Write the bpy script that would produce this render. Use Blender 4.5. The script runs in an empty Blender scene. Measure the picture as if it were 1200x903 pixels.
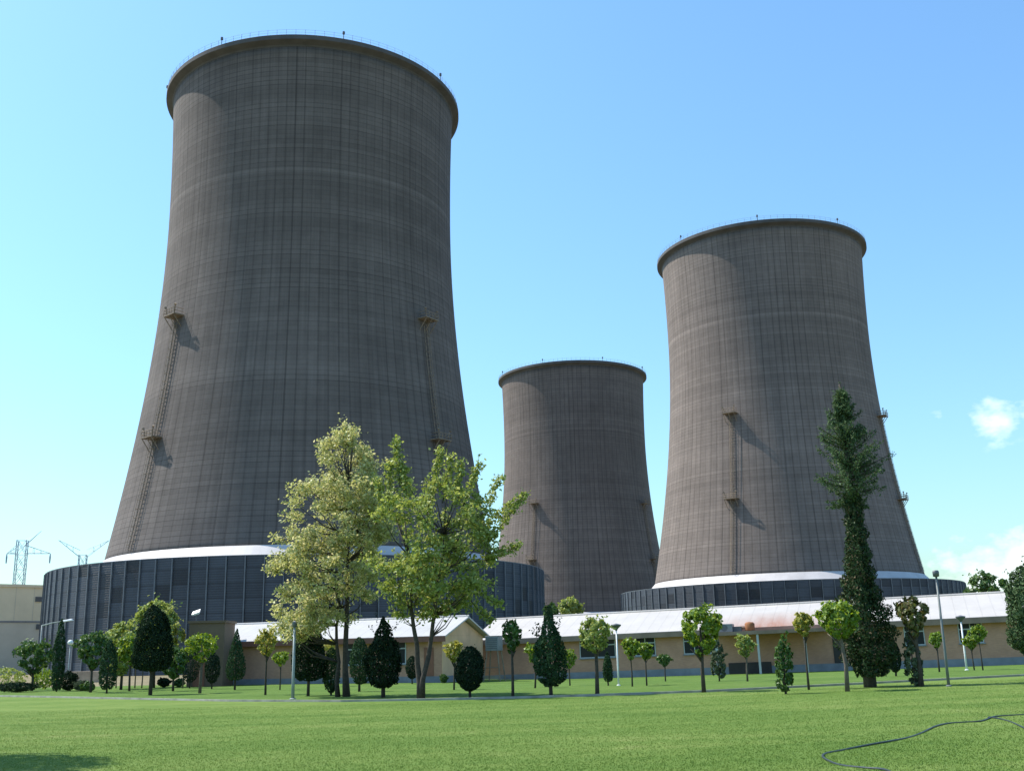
import bpy, math, random
import numpy as np
from mathutils import Matrix, Vector

# ------------------------------------------------------------------ camera, world, sun, exposure
C = bpy.context.scene
COL = C.collection
R = math.radians
FPX, PITCH, ROLL = 1259.07, 0.2454, 0.0223
CAM = np.array([0.0, 0.0, 1.7])
_R0, _F = np.array([1.0, 0, 0]), np.array([0, math.cos(PITCH), math.sin(PITCH)])
_U0 = np.array([0, -math.sin(PITCH), math.cos(PITCH)])
_c, _s = math.cos(ROLL), math.sin(ROLL)
_RX, _UP = _c * _R0 - _s * _U0, _s * _R0 + _c * _U0

cd = bpy.data.cameras.new('camera')
cd.sensor_fit = 'HORIZONTAL'; cd.sensor_width = 36; cd.lens = FPX / 1200 * 36
cd.clip_start = 0.1; cd.clip_end = 9000
cam = bpy.data.objects.new('camera', cd); COL.objects.link(cam)
cam.matrix_world = Matrix(((_RX[0], _UP[0], -_F[0], CAM[0]), (_RX[1], _UP[1], -_F[1], CAM[1]),
                           (_RX[2], _UP[2], -_F[2], CAM[2]), (0, 0, 0, 1)))
C.camera = cam

SUN_EL = R(55)
SUN_H = np.array([-math.cos(R(21)), math.sin(R(21))])       # horizontal direction towards the sun
SUN = np.array([SUN_H[0] * math.cos(SUN_EL), SUN_H[1] * math.cos(SUN_EL), math.sin(SUN_EL)])
sd = bpy.data.lights.new('sun', 'SUN'); sd.energy = 5.0; sd.angle = R(0.53); sd.color = (1.0, 0.94, 0.85)
so = bpy.data.objects.new('sun', sd); COL.objects.link(so)
so.rotation_euler = Vector(SUN).to_track_quat('Z', 'Y').to_euler()

w = bpy.data.worlds.new('World'); C.world = w; w.use_nodes = True
nt = w.node_tree; N = nt.nodes; L = nt.links
for n in list(N): N.remove(n)
def nd(nt_, t, **k):
    n = nt_.nodes.new(t)
    for a, b in k.items(): setattr(n, a, b)
    return n
sky = nd(nt, 'ShaderNodeTexSky', sky_type='NISHITA', sun_disc=False, sun_elevation=SUN_EL,
         sun_rotation=math.atan2(SUN_H[0], SUN_H[1]), altitude=0, air_density=1.5, dust_density=1.0, ozone_density=1.8)
hsv = nd(nt, 'ShaderNodeMix', data_type='RGBA', blend_type='MULTIPLY'); hsv.inputs[0].default_value = 1.0   # the camera's cool white balance
hsv.inputs[7].default_value = (0.82, 1.16, 1.42, 1); L.new(sky.outputs[0], hsv.inputs[6])
# clouds: a small ragged cumulus and a low bank towards the right horizon, placed by direction
tc = nd(nt, 'ShaderNodeTexCoord')
sep = nd(nt, 'ShaderNodeSeparateXYZ'); L.new(tc.outputs['Generated'], sep.inputs[0])
def M_(nt_, op, a, b=None, c=None, clamp=False):
    n = nt_.nodes.new('ShaderNodeMath'); n.operation = op; n.use_clamp = clamp
    for i, v in enumerate((a, b, c)):
        if v is None: continue
        if hasattr(v, 'links'): nt_.links.new(v, n.inputs[i])
        else: n.inputs[i].default_value = v
    return n.outputs[0]
az = M_(nt, 'ARCTAN2', sep.outputs[0], sep.outputs[1])
el = M_(nt, 'ARCSINE', sep.outputs[2])
ns = nd(nt, 'ShaderNodeTexNoise'); ns.inputs['Scale'].default_value = 34; ns.inputs['Detail'].default_value = 9; ns.inputs['Roughness'].default_value = 0.55
mpn = nd(nt, 'ShaderNodeMapping'); mpn.inputs['Scale'].default_value = (1, 1, 1.7); mpn.inputs['Location'].default_value = (0.31, 0.2, 0.17)
L.new(tc.outputs['Generated'], mpn.inputs[0]); L.new(mpn.outputs[0], ns.inputs['Vector'])
def blob(a0, e0, wa, we):
    da = M_(nt, 'DIVIDE', M_(nt, 'SUBTRACT', az, R(a0)), R(wa)); de = M_(nt, 'DIVIDE', M_(nt, 'SUBTRACT', el, R(e0)), R(we))
    d = M_(nt, 'SQRT', M_(nt, 'ADD', M_(nt, 'MULTIPLY', da, da), M_(nt, 'MULTIPLY', de, de)))
    return M_(nt, 'SUBTRACT', 1.0, d, clamp=True)
CLOUDS = [(24.6, 10.6, 1.8, 1.8, 1.0), (28.0, 10.6, 3.4, 1.7, 1.1), (22.1, 10.9, .9, 0.9, .6), (27, 3.6, 9, 2.6, 1.3), (34, 5.0, 9, 4.0, 1.3), (23.5, 3.4, 5.5, 2.2, 1.2)]
tot = None
for a0, e0, wa, we, k in CLOUDS:
    b = M_(nt, 'MULTIPLY', blob(a0, e0, wa, we), k)
    tot = b if tot is None else M_(nt, 'MAXIMUM', tot, b)
dens = M_(nt, 'MULTIPLY', M_(nt, 'SUBTRACT', M_(nt, 'ADD', M_(nt, 'MULTIPLY', tot, 0.5), M_(nt, 'MULTIPLY', ns.outputs[0], 1.2)), 0.80), 1.9, clamp=True)
dens = M_(nt, 'MULTIPLY', dens, M_(nt, 'MULTIPLY', tot, 3.0, clamp=True))
dens = M_(nt, 'MULTIPLY', dens, 0.85)
mx = nd(nt, 'ShaderNodeMix', data_type='RGBA'); L.new(dens, mx.inputs[0]); L.new(hsv.outputs[2], mx.inputs[6]); mx.inputs[7].default_value = (9.5, 9.8, 10.2, 1)
bg = nd(nt, 'ShaderNodeBackground'); bg.inputs[1].default_value = 0.115
L.new(mx.outputs[2], bg.inputs[0])
wo = nd(nt, 'ShaderNodeOutputWorld'); L.new(bg.outputs[0], wo.inputs[0])

C.view_settings.view_transform = 'Standard'; C.view_settings.look = 'None'
C.view_settings.exposure = 0.5; C.view_settings.gamma = 1.0; C.view_settings.use_curve_mapping = False
C.render.engine = 'CYCLES'
C.cycles.max_bounces = 6; C.cycles.transparent_max_bounces = 8; C.cycles.use_denoising = True

# ------------------------------------------------------------------ helpers
rng = np.random.default_rng(7)
random.seed(7)
def gz(x, y=0.0):
    x = np.asarray(x, float)
    sp = 4.0 * np.logaddexp(0.0, np.clip(x, -300, 70) / 4.0)
    u = np.clip((np.asarray(y, float) - 55) / 30, 0, 1); dip = 0.25 * u * u * (3 - 2 * u) / (1 + np.exp(-np.clip((x + 2) / 3, -40, 40)))
    return -0.2 + 0.018 * sp - dip
def ray(px, py):
    d = _F * FPX + _RX * (px - 600) + _UP * (451.5 - py)
    return d / np.linalg.norm(d)
def hit(px, py):
    d = ray(px, py); z = -0.1
    for _ in range(40):
        t = (z - CAM[2]) / d[2]; P = CAM + d * t; z = float(gz(P[0], P[1]))
    return np.array([P[0], P[1], z])
def at(px, py, Y):
    d = ray(px, py); return CAM + d * ((Y - CAM[1]) / d[1])
def zat(P, py):
    # height above P's plan position that lands on image row py
    a, b = -20.0, 300.0
    for _ in range(60):
        m = (a + b) / 2; v = np.array([P[0], P[1], m]) - CAM
        y = 451.5 - FPX * (v @ _UP) / (v @ _F)
        if y > py: a = m
        else: b = m
    return a
def scale_at(P): return float((np.asarray(P) - CAM) @ _F) / FPX     # metres per pixel

def mesh_np(name, V, F, smooth=False):
    V = np.asarray(V, np.float32); me = bpy.data.meshes.new(name)
    F = np.asarray(F, np.int32); k = F.shape[1]; n = len(F)
    me.vertices.add(len(V)); me.vertices.foreach_set('co', V.ravel())
    me.loops.add(n * k); me.loops.foreach_set('vertex_index', F.ravel())
    me.polygons.add(n); me.polygons.foreach_set('loop_start', np.arange(0, n * k, k, dtype=np.int32))
    me.polygons.foreach_set('loop_total', np.full(n, k, np.int32))
    if smooth: me.polygons.foreach_set('use_smooth', np.ones(n, bool))
    me.update(calc_edges=True); me.validate()
    return me
def link(name, me, m, parent=None, loc=None):
    o = bpy.data.objects.new(name, me); COL.objects.link(o)
    if m is not None and me is not None: me.materials.append(m)
    if parent is not None: o.parent = parent
    if loc is not None: o.location = loc
    return o
def tag(o, label=None, cat=None, group=None, kind=None):
    if label: o['label'] = label
    if cat: o['category'] = cat
    if group: o['group'] = group
    if kind: o['kind'] = kind
    return o
def thing(name, label, cat, loc=(0, 0, 0), rz=0.0, group=None):
    o = bpy.data.objects.new(name, None); COL.objects.link(o); o.empty_display_size = 0.2
    o.location = loc; o.rotation_euler = (0, 0, rz)
    return tag(o, label, cat, group)
class MB:
    """collects boxes, quads, tubes and lathes, then links them as one mesh object"""
    def __init__(s): s.v = []; s.f = []
    def add(s, V, F):
        b = len(s.v); s.v += [tuple(map(float, p)) for p in V]; s.f += [tuple(b + i for i in q) for q in F]; return s
    def box(s, x0, x1, y0, y1, z0, z1):
        return s.add([(x0,y0,z0),(x1,y0,z0),(x1,y1,z0),(x0,y1,z0),(x0,y0,z1),(x1,y0,z1),(x1,y1,z1),(x0,y1,z1)],
                     [(3,2,1,0),(4,5,6,7),(0,1,5,4),(1,2,6,5),(2,3,7,6),(3,0,4,7)])
    def poly(s, P): return s.add(P, [tuple(range(len(P)))])
    def tube(s, P, r, n=8, caps=True):
        P = [np.asarray(p, float) for p in P]; rr = r if hasattr(r, '__len__') else [r] * len(P)
        V = []; F = []
        for i, p in enumerate(P):
            t = P[min(i + 1, len(P) - 1)] - P[max(i - 1, 0)]; t /= (np.linalg.norm(t) + 1e-12)
            a = np.array([0, 0, 1.0]) if abs(t[2]) < 0.9 else np.array([1.0, 0, 0])
            u = np.cross(t, a); u /= np.linalg.norm(u); q = np.cross(t, u)
            for k in range(n):
                th = 2 * math.pi * k / n; V.append(p + rr[i] * (math.cos(th) * u + math.sin(th) * q))
        for i in range(len(P) - 1):
            for k in range(n):
                F.append((i*n+k, (i+1)*n+k, (i+1)*n+(k+1) % n, i*n+(k+1) % n))
        if caps: F += [tuple(range(n)), tuple((len(P)-1)*n + k for k in range(n-1, -1, -1))]
        return s.add(V, F)
    def beam(s, a, b, wd):
        return s.tube([a, b], wd * 0.6, 4)
    def lathe(s, prof, n=24, c=(0, 0), closed=False):
        V = []; F = []; m = len(prof)
        for r_, z in prof:
            for k in range(n):
                th = 2*math.pi*k/n; V.append((c[0]+r_*math.cos(th), c[1]+r_*math.sin(th), z))
        for i in range(m if closed else m - 1):
            j = (i + 1) % m
            for k in range(n): F.append((i*n+k, i*n+(k+1) % n, j*n+(k+1) % n, j*n+k))
        return s.add(V, F)
    def build(s, name, m, parent=None, smooth=False, bevel=0):
        me = bpy.data.meshes.new(name); me.from_pydata(s.v, [], s.f); me.update()
        if smooth: me.polygons.foreach_set('use_smooth', np.ones(len(me.polygons), bool))
        o = link(name, me, m, parent)
        if bevel:
            b = o.modifiers.new('bevel', 'BEVEL'); b.width = bevel; b.segments = 2; b.limit_method = 'ANGLE'
        return o

# ------------------------------------------------------------------ materials
def mat(name):
    m = bpy.data.materials.new(name); m.use_nodes = True
    t = m.node_tree; b = t.nodes['Principled BSDF']
    return m, t, b
def ramp(t, fac, stops):
    n = t.nodes.new('ShaderNodeValToRGB'); e = n.color_ramp.elements
    while len(e) > 1: e.remove(e[-1])
    e[0].position = stops[0][0]; e[0].color = (*stops[0][1], 1)
    for p, c in stops[1:]:
        x = e.new(p); x.color = (*c, 1)
    t.links.new(fac, n.inputs[0]); return n.outputs[0]
def noise(t, vec, scale, detail=4, rough=0.55):
    n = t.nodes.new('ShaderNodeTexNoise'); n.inputs['Scale'].default_value = scale
    n.inputs['Detail'].default_value = detail; n.inputs['Roughness'].default_value = rough
    if vec is not None: t.links.new(vec, n.inputs['Vector'])
    return n.outputs[0]
def objco(t): return t.nodes.new('ShaderNodeTexCoord').outputs['Object']
def mulcol(t, col, fac):
    n = t.nodes.new('ShaderNodeVectorMath'); n.operation = 'SCALE'
    t.links.new(col, n.inputs[0])
    if hasattr(fac, 'links'): t.links.new(fac, n.inputs['Scale'])
    else: n.inputs['Scale'].default_value = fac
    return n.outputs[0]
def bump(t, b, h, dist, strength=1.0):
    n = t.nodes.new('ShaderNodeBump'); n.inputs['Distance'].default_value = dist; n.inputs['Strength'].default_value = strength
    t.links.new(h, n.inputs['Height']); t.links.new(n.outputs[0], b.inputs['Normal'])
def plain(name, col, rough=0.6, var=0.15, scale=3.0, metal=0.0):
    m, t, b = mat(name)
    f = noise(t, objco(t), scale, 6)
    lo = tuple(c * (1 - var) for c in col); hi = tuple(min(1, c * (1 + var)) for c in col)
    t.links.new(ramp(t, f, [(0.3, lo), (0.7, hi)]), b.inputs['Base Color'])
    b.inputs['Roughness'].default_value = rough; b.inputs['Metallic'].default_value = metal
    bump(t, b, f, 0.01, 0.3)
    return m
def leafmat(name, cols, trans=0.35, gloss=0.03):
    m, t, b = mat(name); t.nodes.remove(b)
    g = t.nodes.new('ShaderNodeNewGeometry')
    c = ramp(t, g.outputs['Random Per Island'], cols)
    d = t.nodes.new('ShaderNodeBsdfDiffuse'); tr = t.nodes.new('ShaderNodeBsdfTranslucent'); gl = t.nodes.new('ShaderNodeBsdfGlossy')
    gl.inputs['Roughness'].default_value = 0.45; gl.inputs['Color'].default_value = (.9, .95, .9, 1)
    t.links.new(c, d.inputs[0])
    h = t.nodes.new('ShaderNodeHueSaturation'); h.inputs['Hue'].default_value = 0.475; h.inputs['Saturation'].default_value = 1.1; h.inputs['Value'].default_value = 1.35
    t.links.new(c, h.inputs['Color']); t.links.new(h.outputs[0], tr.inputs[0])
    m1 = t.nodes.new('ShaderNodeMixShader'); m1.inputs[0].default_value = trans
    t.links.new(d.outputs[0], m1.inputs[1]); t.links.new(tr.outputs[0], m1.inputs[2])
    m2 = t.nodes.new('ShaderNodeMixShader'); m2.inputs[0].default_value = gloss if trans > 0.22 else 0.006
    t.links.new(m1.outputs[0], m2.inputs[1]); t.links.new(gl.outputs[0], m2.inputs[2])
    t.links.new(m2.outputs[0], t.nodes['Material Output'].inputs[0])
    return m

def tower_concrete(name, tint, seed):
    m, t, b = mat(name)
    o = objco(t); sp = t.nodes.new('ShaderNodeSeparateXYZ'); t.links.new(o, sp.inputs[0])
    ang = M_(t, 'ARCTAN2', sp.outputs[1], sp.outputs[0]); z = sp.outputs[2]
    NR = 108.0
    a = M_(t, 'MULTIPLY', ang, NR / (2 * math.pi))
    fa = M_(t, 'FRACT', M_(t, 'ADD', a, 1000.0)); ia = M_(t, 'FLOOR', M_(t, 'ADD', a, 1000.0))
    lift = M_(t, 'DIVIDE', z, 0.95); fz = M_(t, 'FRACT', M_(t, 'ADD', lift, 100.0)); iz = M_(t, 'FLOOR', M_(t, 'ADD', lift, 100.0))
    def wn(x, y, k):
        n = t.nodes.new('ShaderNodeTexWhiteNoise'); n.noise_dimensions = '3D'
        c = t.nodes.new('ShaderNodeCombineXYZ'); 
        for i, v in enumerate((x, y, k)):
            if hasattr(v, 'links'): t.links.new(v, c.inputs[i])
            else: c.inputs[i].default_value = v
        t.links.new(c.outputs[0], n.inputs['Vector']); return n.outputs['Value']
    rline = wn(ia, 0.0, seed); rring = wn(iz, 3.0, seed); rpan = wn(ia, iz, seed)
    # vertical rib lines, each of its own darkness
    vl = M_(t, 'LESS_THAN', fa, 0.16)
    vls = M_(t, 'MULTIPLY', vl, M_(t, 'ADD', 0.15, M_(t, 'MULTIPLY', M_(t, 'POWER', rline, 1.3), 0.20)))
    hl = M_(t, 'LESS_THAN', fz, 0.13); hls = M_(t, 'MULTIPLY', hl, M_(t, 'ADD', 0.05, M_(t, 'MULTIPLY', M_(t, 'POWER', rring, 2.0), 0.34)))
    def cv(x, y, k):
        c = t.nodes.new('ShaderNodeCombineXYZ')
        for i, v in enumerate((x, y, k)):
            if hasattr(v, 'links'): t.links.new(v, c.inputs[i])
            else: c.inputs[i].default_value = v
        return c.outputs[0]
    ca = M_(t, 'MULTIPLY', M_(t, 'COSINE', ang), 30.0); sa = M_(t, 'MULTIPLY', M_(t, 'SINE', ang), 30.0)
    streak = noise(t, cv(ca, sa, M_(t, 'MULTIPLY', z, 0.02)), 1.1, 7, 0.7)
    wide = noise(t, cv(ca, sa, M_(t, 'MULTIPLY', z, 0.5)), 0.06, 5, 0.6)
    bands = noise(t, cv(seed * 1.7, 0.0, z), 0.16, 4, 0.6)
    blot = noise(t, o, 0.35, 8, 0.65)
    f = M_(t, 'ADD', 1.0, M_(t, 'MULTIPLY', M_(t, 'SUBTRACT', streak, 0.5), 0.85))
    f = M_(t, 'MULTIPLY', f, M_(t, 'ADD', 1.0, M_(t, 'MULTIPLY', M_(t, 'SUBTRACT', wide, 0.5), 0.7)))
    f = M_(t, 'MULTIPLY', f, M_(t, 'ADD', 1.0, M_(t, 'MULTIPLY', M_(t, 'SUBTRACT', bands, 0.5), 0.55)))
    f = M_(t, 'MULTIPLY', f, M_(t, 'ADD', 1.0, M_(t, 'MULTIPLY', M_(t, 'SUBTRACT', blot, 0.5), 0.5)))
    f = M_(t, 'MULTIPLY', f, M_(t, 'ADD', 1.0, M_(t, 'MULTIPLY', M_(t, 'SUBTRACT', rring, 0.5), 0.15)))
    f = M_(t, 'MULTIPLY', f, M_(t, 'ADD', 1.0, M_(t, 'MULTIPLY', M_(t, 'SUBTRACT', rpan, 0.5), 0.05)))
    f = M_(t, 'MULTIPLY', f, M_(t, 'SUBTRACT', 1.0, vls)); f = M_(t, 'MULTIPLY', f, M_(t, 'SUBTRACT', 1.0, hls))
    # lighter cement left by one construction pause about a third of the way down
    pl = M_(t, 'LESS_THAN', M_(t, 'ABSOLUTE', M_(t, 'SUBTRACT', z, 92.4)), 0.45)
    f = M_(t, 'MULTIPLY', f, M_(t, 'ADD', 1.0, M_(t, 'MULTIPLY', pl, 0.22)))
    rgb = t.nodes.new('ShaderNodeRGB'); rgb.outputs[0].default_value = (*tint, 1)
    t.links.new(mulcol(t, rgb.outputs[0], f), b.inputs['Base Color'])
    b.inputs['Roughness'].default_value = 0.92; b.inputs['Specular IOR Level'].default_value = 0.2
    h = M_(t, 'ADD', M_(t, 'MULTIPLY', vl, -1.0), M_(t, 'MULTIPLY', hl, -0.5))
    bump(t, b, M_(t, 'ADD', h, M_(t, 'MULTIPLY', blot, 0.5)), 0.12, 0.6)
    return m

def louvre_mat():
    m, t, b = mat('louvre_metal')
    o = objco(t); sp = t.nodes.new('ShaderNodeSeparateXYZ'); t.links.new(o, sp.inputs[0]); z = sp.outputs[2]
    oi = t.nodes.new('ShaderNodeObjectInfo')
    bay = M_(t, 'FLOOR', M_(t, 'DIVIDE', z, 2.3))
    n = t.nodes.new('ShaderNodeTexWhiteNoise'); n.noise_dimensions = '2D'
    c = t.nodes.new('ShaderNodeCombineXYZ'); t.links.new(M_(t, 'MULTIPLY', oi.outputs['Random'], 97.0), c.inputs[0]); t.links.new(bay, c.inputs[1]); t.links.new(c.outputs[0], n.inputs['Vector'])
    dark = M_(t, 'POWER', n.outputs['Value'], 5.0)
    sl = M_(t, 'FRACT', M_(t, 'DIVIDE', z, 0.38)); line = M_(t, 'LESS_THAN', sl, 0.35)
    jo = M_(t, 'LESS_THAN', M_(t, 'FRACT', M_(t, 'DIVIDE', z, 2.3)), 0.07)
    f = M_(t, 'MULTIPLY', M_(t, 'ADD', 0.85, M_(t, 'MULTIPLY', oi.outputs['Random'], 0.3)), M_(t, 'SUBTRACT', 1.0, M_(t, 'MULTIPLY', dark, 0.55)))
    f = M_(t, 'MULTIPLY', f, M_(t, 'SUBTRACT', 1.0, M_(t, 'MULTIPLY', line, 0.3))); f = M_(t, 'MULTIPLY', f, M_(t, 'SUBTRACT', 1.0, M_(t, 'MULTIPLY', jo, 0.4)))
    f = M_(t, 'MULTIPLY', f, M_(t, 'ADD', 0.75, M_(t, 'MULTIPLY', noise(t, o, 0.5, 6), 0.5)))
    rgb = t.nodes.new('ShaderNodeRGB'); rgb.outputs[0].default_value = (0.068, 0.084, 0.110, 1)
    t.links.new(mulcol(t, rgb.outputs[0], f), b.inputs['Base Color'])
    b.inputs['Roughness'].default_value = 0.55; b.inputs['Specular IOR Level'].default_value = 0.3
    bump(t, b, sl, 0.06, 0.6)
    return m
def sheet_roof(name, col, pitch_=0.9, var=0.12, rust=None):
    m, t, b = mat(name); o = objco(t); sp = t.nodes.new('ShaderNodeSeparateXYZ'); t.links.new(o, sp.inputs[0])
    s = M_(t, 'FRACT', M_(t, 'DIVIDE', M_(t, 'ADD', sp.outputs[0], 500.0), pitch_)); ln = M_(t, 'LESS_THAN', s, 0.10)
    n = noise(t, o, 0.5, 7, 0.65)
    f = M_(t, 'MULTIPLY', M_(t, 'SUBTRACT', 1.0, M_(t, 'MULTIPLY', ln, 0.08)), M_(t, 'ADD', 1 - var, M_(t, 'MULTIPLY', n, 2 * var)))
    rgb = t.nodes.new('ShaderNodeRGB'); rgb.outputs[0].default_value = (*col, 1)
    c = mulcol(t, rgb.outputs[0], f)
    if rust:                                                  # rust run-off with a ragged edge, worst along the eave
        mp = t.nodes.new('ShaderNodeMapping'); mp.inputs['Scale'].default_value = (1.3, 0.22, 0.22); t.links.new(o, mp.inputs[0])
        g = M_(t, 'SUBTRACT', 1.0, M_(t, 'ABSOLUTE', M_(t, 'DIVIDE', M_(t, 'SUBTRACT', sp.outputs[0], rust[0]), rust[1])), clamp=True)
        h = M_(t, 'SUBTRACT', 1.0, M_(t, 'DIVIDE', M_(t, 'ADD', sp.outputs[1], 0.6), 4.2), clamp=True)
        k = M_(t, 'MULTIPLY', M_(t, 'MULTIPLY', g, h), M_(t, 'MULTIPLY', noise(t, mp.outputs[0], 1.0, 6, 0.65), 1.9), clamp=True)
        x = t.nodes.new('ShaderNodeMix'); x.data_type = 'RGBA'; t.links.new(k, x.inputs[0]); t.links.new(c, x.inputs[6]); x.inputs[7].default_value = (0.30, 0.13, 0.07, 1); c = x.outputs[2]
    t.links.new(c, b.inputs['Base Color']); b.inputs['Roughness'].default_value = 0.5
    bump(t, b, ln, 0.015, 0.4)
    return m
def brick(name, c1, c2, mortar):
    m, t, b = mat(name); o = objco(t)
    sp = t.nodes.new('ShaderNodeSeparateXYZ'); t.links.new(o, sp.inputs[0])
    c = t.nodes.new('ShaderNodeCombineXYZ'); t.links.new(M_(t, 'ADD', sp.outputs[0], sp.outputs[1]), c.inputs[0]); t.links.new(sp.outputs[2], c.inputs[1])
    k = t.nodes.new('ShaderNodeTexBrick'); k.inputs['Scale'].default_value = 1.0; k.inputs['Brick Width'].default_value = 0.24; k.inputs['Row Height'].default_value = 0.08
    k.inputs['Mortar Size'].default_value = 0.008; k.inputs['Color1'].default_value = (*c1, 1); k.inputs['Color2'].default_value = (*c2, 1); k.inputs['Mortar'].default_value = (*mortar, 1)
    t.links.new(c.outputs[0], k.inputs['Vector'])
    n = noise(t, o, 0.7, 7)
    t.links.new(mulcol(t, k.outputs['Color'], M_(t, 'ADD', 0.7, M_(t, 'MULTIPLY', n, 0.6))), b.inputs['Base Color'])
    b.inputs['Roughness'].default_value = 0.9; bump(t, b, k.outputs['Fac'], 0.008, -0.6)
    return m
def grass_fac(t, o, big, rnd=None):
    """patchy lawn tone: broad thin and lush areas, faint mowing passes, clumps, blades"""
    mp = t.nodes.new('ShaderNodeMapping'); mp.inputs['Scale'].default_value = (0.10, 0.55, 1); mp.inputs['Rotation'].default_value = (0, 0, 0.12); t.links.new(o, mp.inputs[0])
    n0 = noise(t, mp.outputs[0], 1.0, 3, 0.5); n1 = noise(t, o, big, 5, 0.6); n2 = noise(t, o, 1.6, 8, 0.72); n3 = noise(t, o, 40.0, 3, 0.7) if rnd is None else rnd
    f = M_(t, 'ADD', M_(t, 'ADD', M_(t, 'MULTIPLY', n0, 0.30), M_(t, 'MULTIPLY', n1, 0.30)), M_(t, 'ADD', M_(t, 'MULTIPLY', n2, 0.30), M_(t, 'MULTIPLY', n3, 0.10)))
    return f, n2, n3
def grass_mat(name, stops, big=0.12):
    m, t, b = mat(name); o = objco(t)
    f, n2, n3 = grass_fac(t, o, big)
    t.links.new(ramp(t, f, stops), b.inputs['Base Color']); b.inputs['Roughness'].default_value = 0.95; b.inputs['Specular IOR Level'].default_value = 0.1
    bump(t, b, M_(t, 'ADD', n3, n2), 0.05, 0.7)
    return m
def blade_mat(name, stops):
    m, t, b = mat(name); o = objco(t); g = t.nodes.new('ShaderNodeNewGeometry')
    f, _a, _b = grass_fac(t, o, 0.12, g.outputs['Random Per Island'])
    c = ramp(t, f, stops); t.nodes.remove(b)
    d = t.nodes.new('ShaderNodeBsdfDiffuse'); tr = t.nodes.new('ShaderNodeBsdfTranslucent'); x = t.nodes.new('ShaderNodeMixShader'); x.inputs[0].default_value = 0.3
    t.links.new(c, d.inputs[0]); t.links.new(c, tr.inputs[0]); t.links.new(d.outputs[0], x.inputs[1]); t.links.new(tr.outputs[0], x.inputs[2])
    t.links.new(x.outputs[0], t.nodes['Material Output'].inputs[0]); return m

MT = {}
LAWN = [(0.36, (0.075, 0.140, 0.026)), (0.47, (0.115, 0.185, 0.038)), (0.56, (0.155, 0.220, 0.052)), (0.66, (0.24, 0.265, 0.095))]
MT['lawn'] = grass_mat('mown_lawn', LAWN)
MT['backlawn'] = grass_mat('rough_lawn', [(0.30, (0.055, 0.105, 0.02)), (0.52, (0.10, 0.17, 0.035)), (0.7, (0.17, 0.21, 0.06))], 0.2)
MT['ground'] = grass_mat('dry_ground', [(0.3, (0.12, 0.12, 0.06)), (0.5, (0.21, 0.18, 0.11)), (0.7, (0.28, 0.23, 0.15))], 0.03)
MT['path'] = plain('path_soil_and_concrete', (0.27, 0.235, 0.19), 0.9, 0.25, 1.5)
MT['kerb'] = plain('kerb_concrete', (0.34, 0.32, 0.28), 0.9, 0.3, 2.0)
MT['blade'] = blade_mat('grass_blades', [(0.36, (0.09, 0.165, 0.03)), (0.47, (0.13, 0.205, 0.042)), (0.56, (0.17, 0.24, 0.058)), (0.66, (0.26, 0.285, 0.10))])
MT['pale'] = leafmat('pale_leaf', [(0, (0.26, 0.29, 0.09)), (0.5, (0.42, 0.44, 0.17)), (1, (0.60, 0.58, 0.31))], 0.45)
MT['mid'] = leafmat('mid_leaf', [(0, (0.14, 0.20, 0.04)), (0.5, (0.25, 0.32, 0.075)), (1, (0.42, 0.46, 0.16))], 0.38)
MT['lime'] = leafmat('lime_leaf', [(0, (0.09, 0.17, 0.02)), (0.5, (0.16, 0.26, 0.03)), (1, (0.28, 0.36, 0.06))], 0.42)
MT['yellow'] = leafmat('yellow_leaf', [(0, (0.19, 0.22, 0.03)), (0.5, (0.32, 0.33, 0.06)), (1, (0.45, 0.42, 0.12))], 0.42)
MT['green'] = leafmat('green_leaf', [(0, (0.035, 0.085, 0.018)), (0.5, (0.06, 0.13, 0.028)), (1, (0.11, 0.19, 0.045))], 0.3)
MT['rusty'] = leafmat('reddish_leaf', [(0, (0.09, 0.12, 0.03)), (0.5, (0.13, 0.15, 0.04)), (1, (0.24, 0.17, 0.08))], 0.35)
MT['dark'] = leafmat('dark_needle', [(0, (0.010, 0.021, 0.012)), (0.6, (0.018, 0.036, 0.019)), (1, (0.034, 0.058, 0.026))], 0.12)
MT['cypress'] = leafmat('cypress_needle', [(0, (0.022, 0.05, 0.024)), (0.6, (0.036, 0.075, 0.034)), (1, (0.06, 0.105, 0.045))], 0.15)
MT['cedar'] = leafmat('cedar_needle', [(0, (0.04, 0.075, 0.032)), (0.6, (0.075, 0.125, 0.055)), (1, (0.14, 0.195, 0.09))], 0.2)
MT['grey'] = leafmat('grey_juniper', [(0, (0.06, 0.085, 0.05)), (0.6, (0.10, 0.135, 0.08)), (1, (0.16, 0.19, 0.11))], 0.2)
MT['ivy'] = leafmat('brown_twig_foliage', [(0, (0.022, 0.045, 0.02)), (0.6, (0.04, 0.072, 0.03)), (0.8, (0.065, 0.085, 0.035)), (1, (0.125, 0.09, 0.055))], 0.15)
MT['bark'] = plain('bark', (0.06, 0.048, 0.038), 0.95, 0.35, 9.0)
MT['palebark'] = plain('pale_bark', (0.13, 0.105, 0.085), 0.95, 0.3, 9.0)
MT['shellA'] = tower_concrete('tower_concrete_a', (0.142, 0.122, 0.110), 1.0)
MT['shellB'] = tower_concrete('tower_concrete_b', (0.190, 0.158, 0.139), 2.0)
MT['shellC'] = tower_concrete('tower_concrete_c', (0.152, 0.125, 0.111), 3.0)
MT['rim'] = plain('rim_concrete', (0.085, 0.082, 0.08), 0.9, 0.2, 0.4)
MT['louvre'] = louvre_mat()
MT['fin'] = plain('fin_steel', (0.11, 0.125, 0.145), 0.5, 0.2, 1.0)
MT['darkfin'] = plain('dark_gap_steel', (0.05, 0.06, 0.08), 0.6, 0.2, 1.0)
MT['ringroof'] = plain('ring_roof_white', (0.50, 0.47, 0.46), 0.6, 0.12, 0.25)
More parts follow.
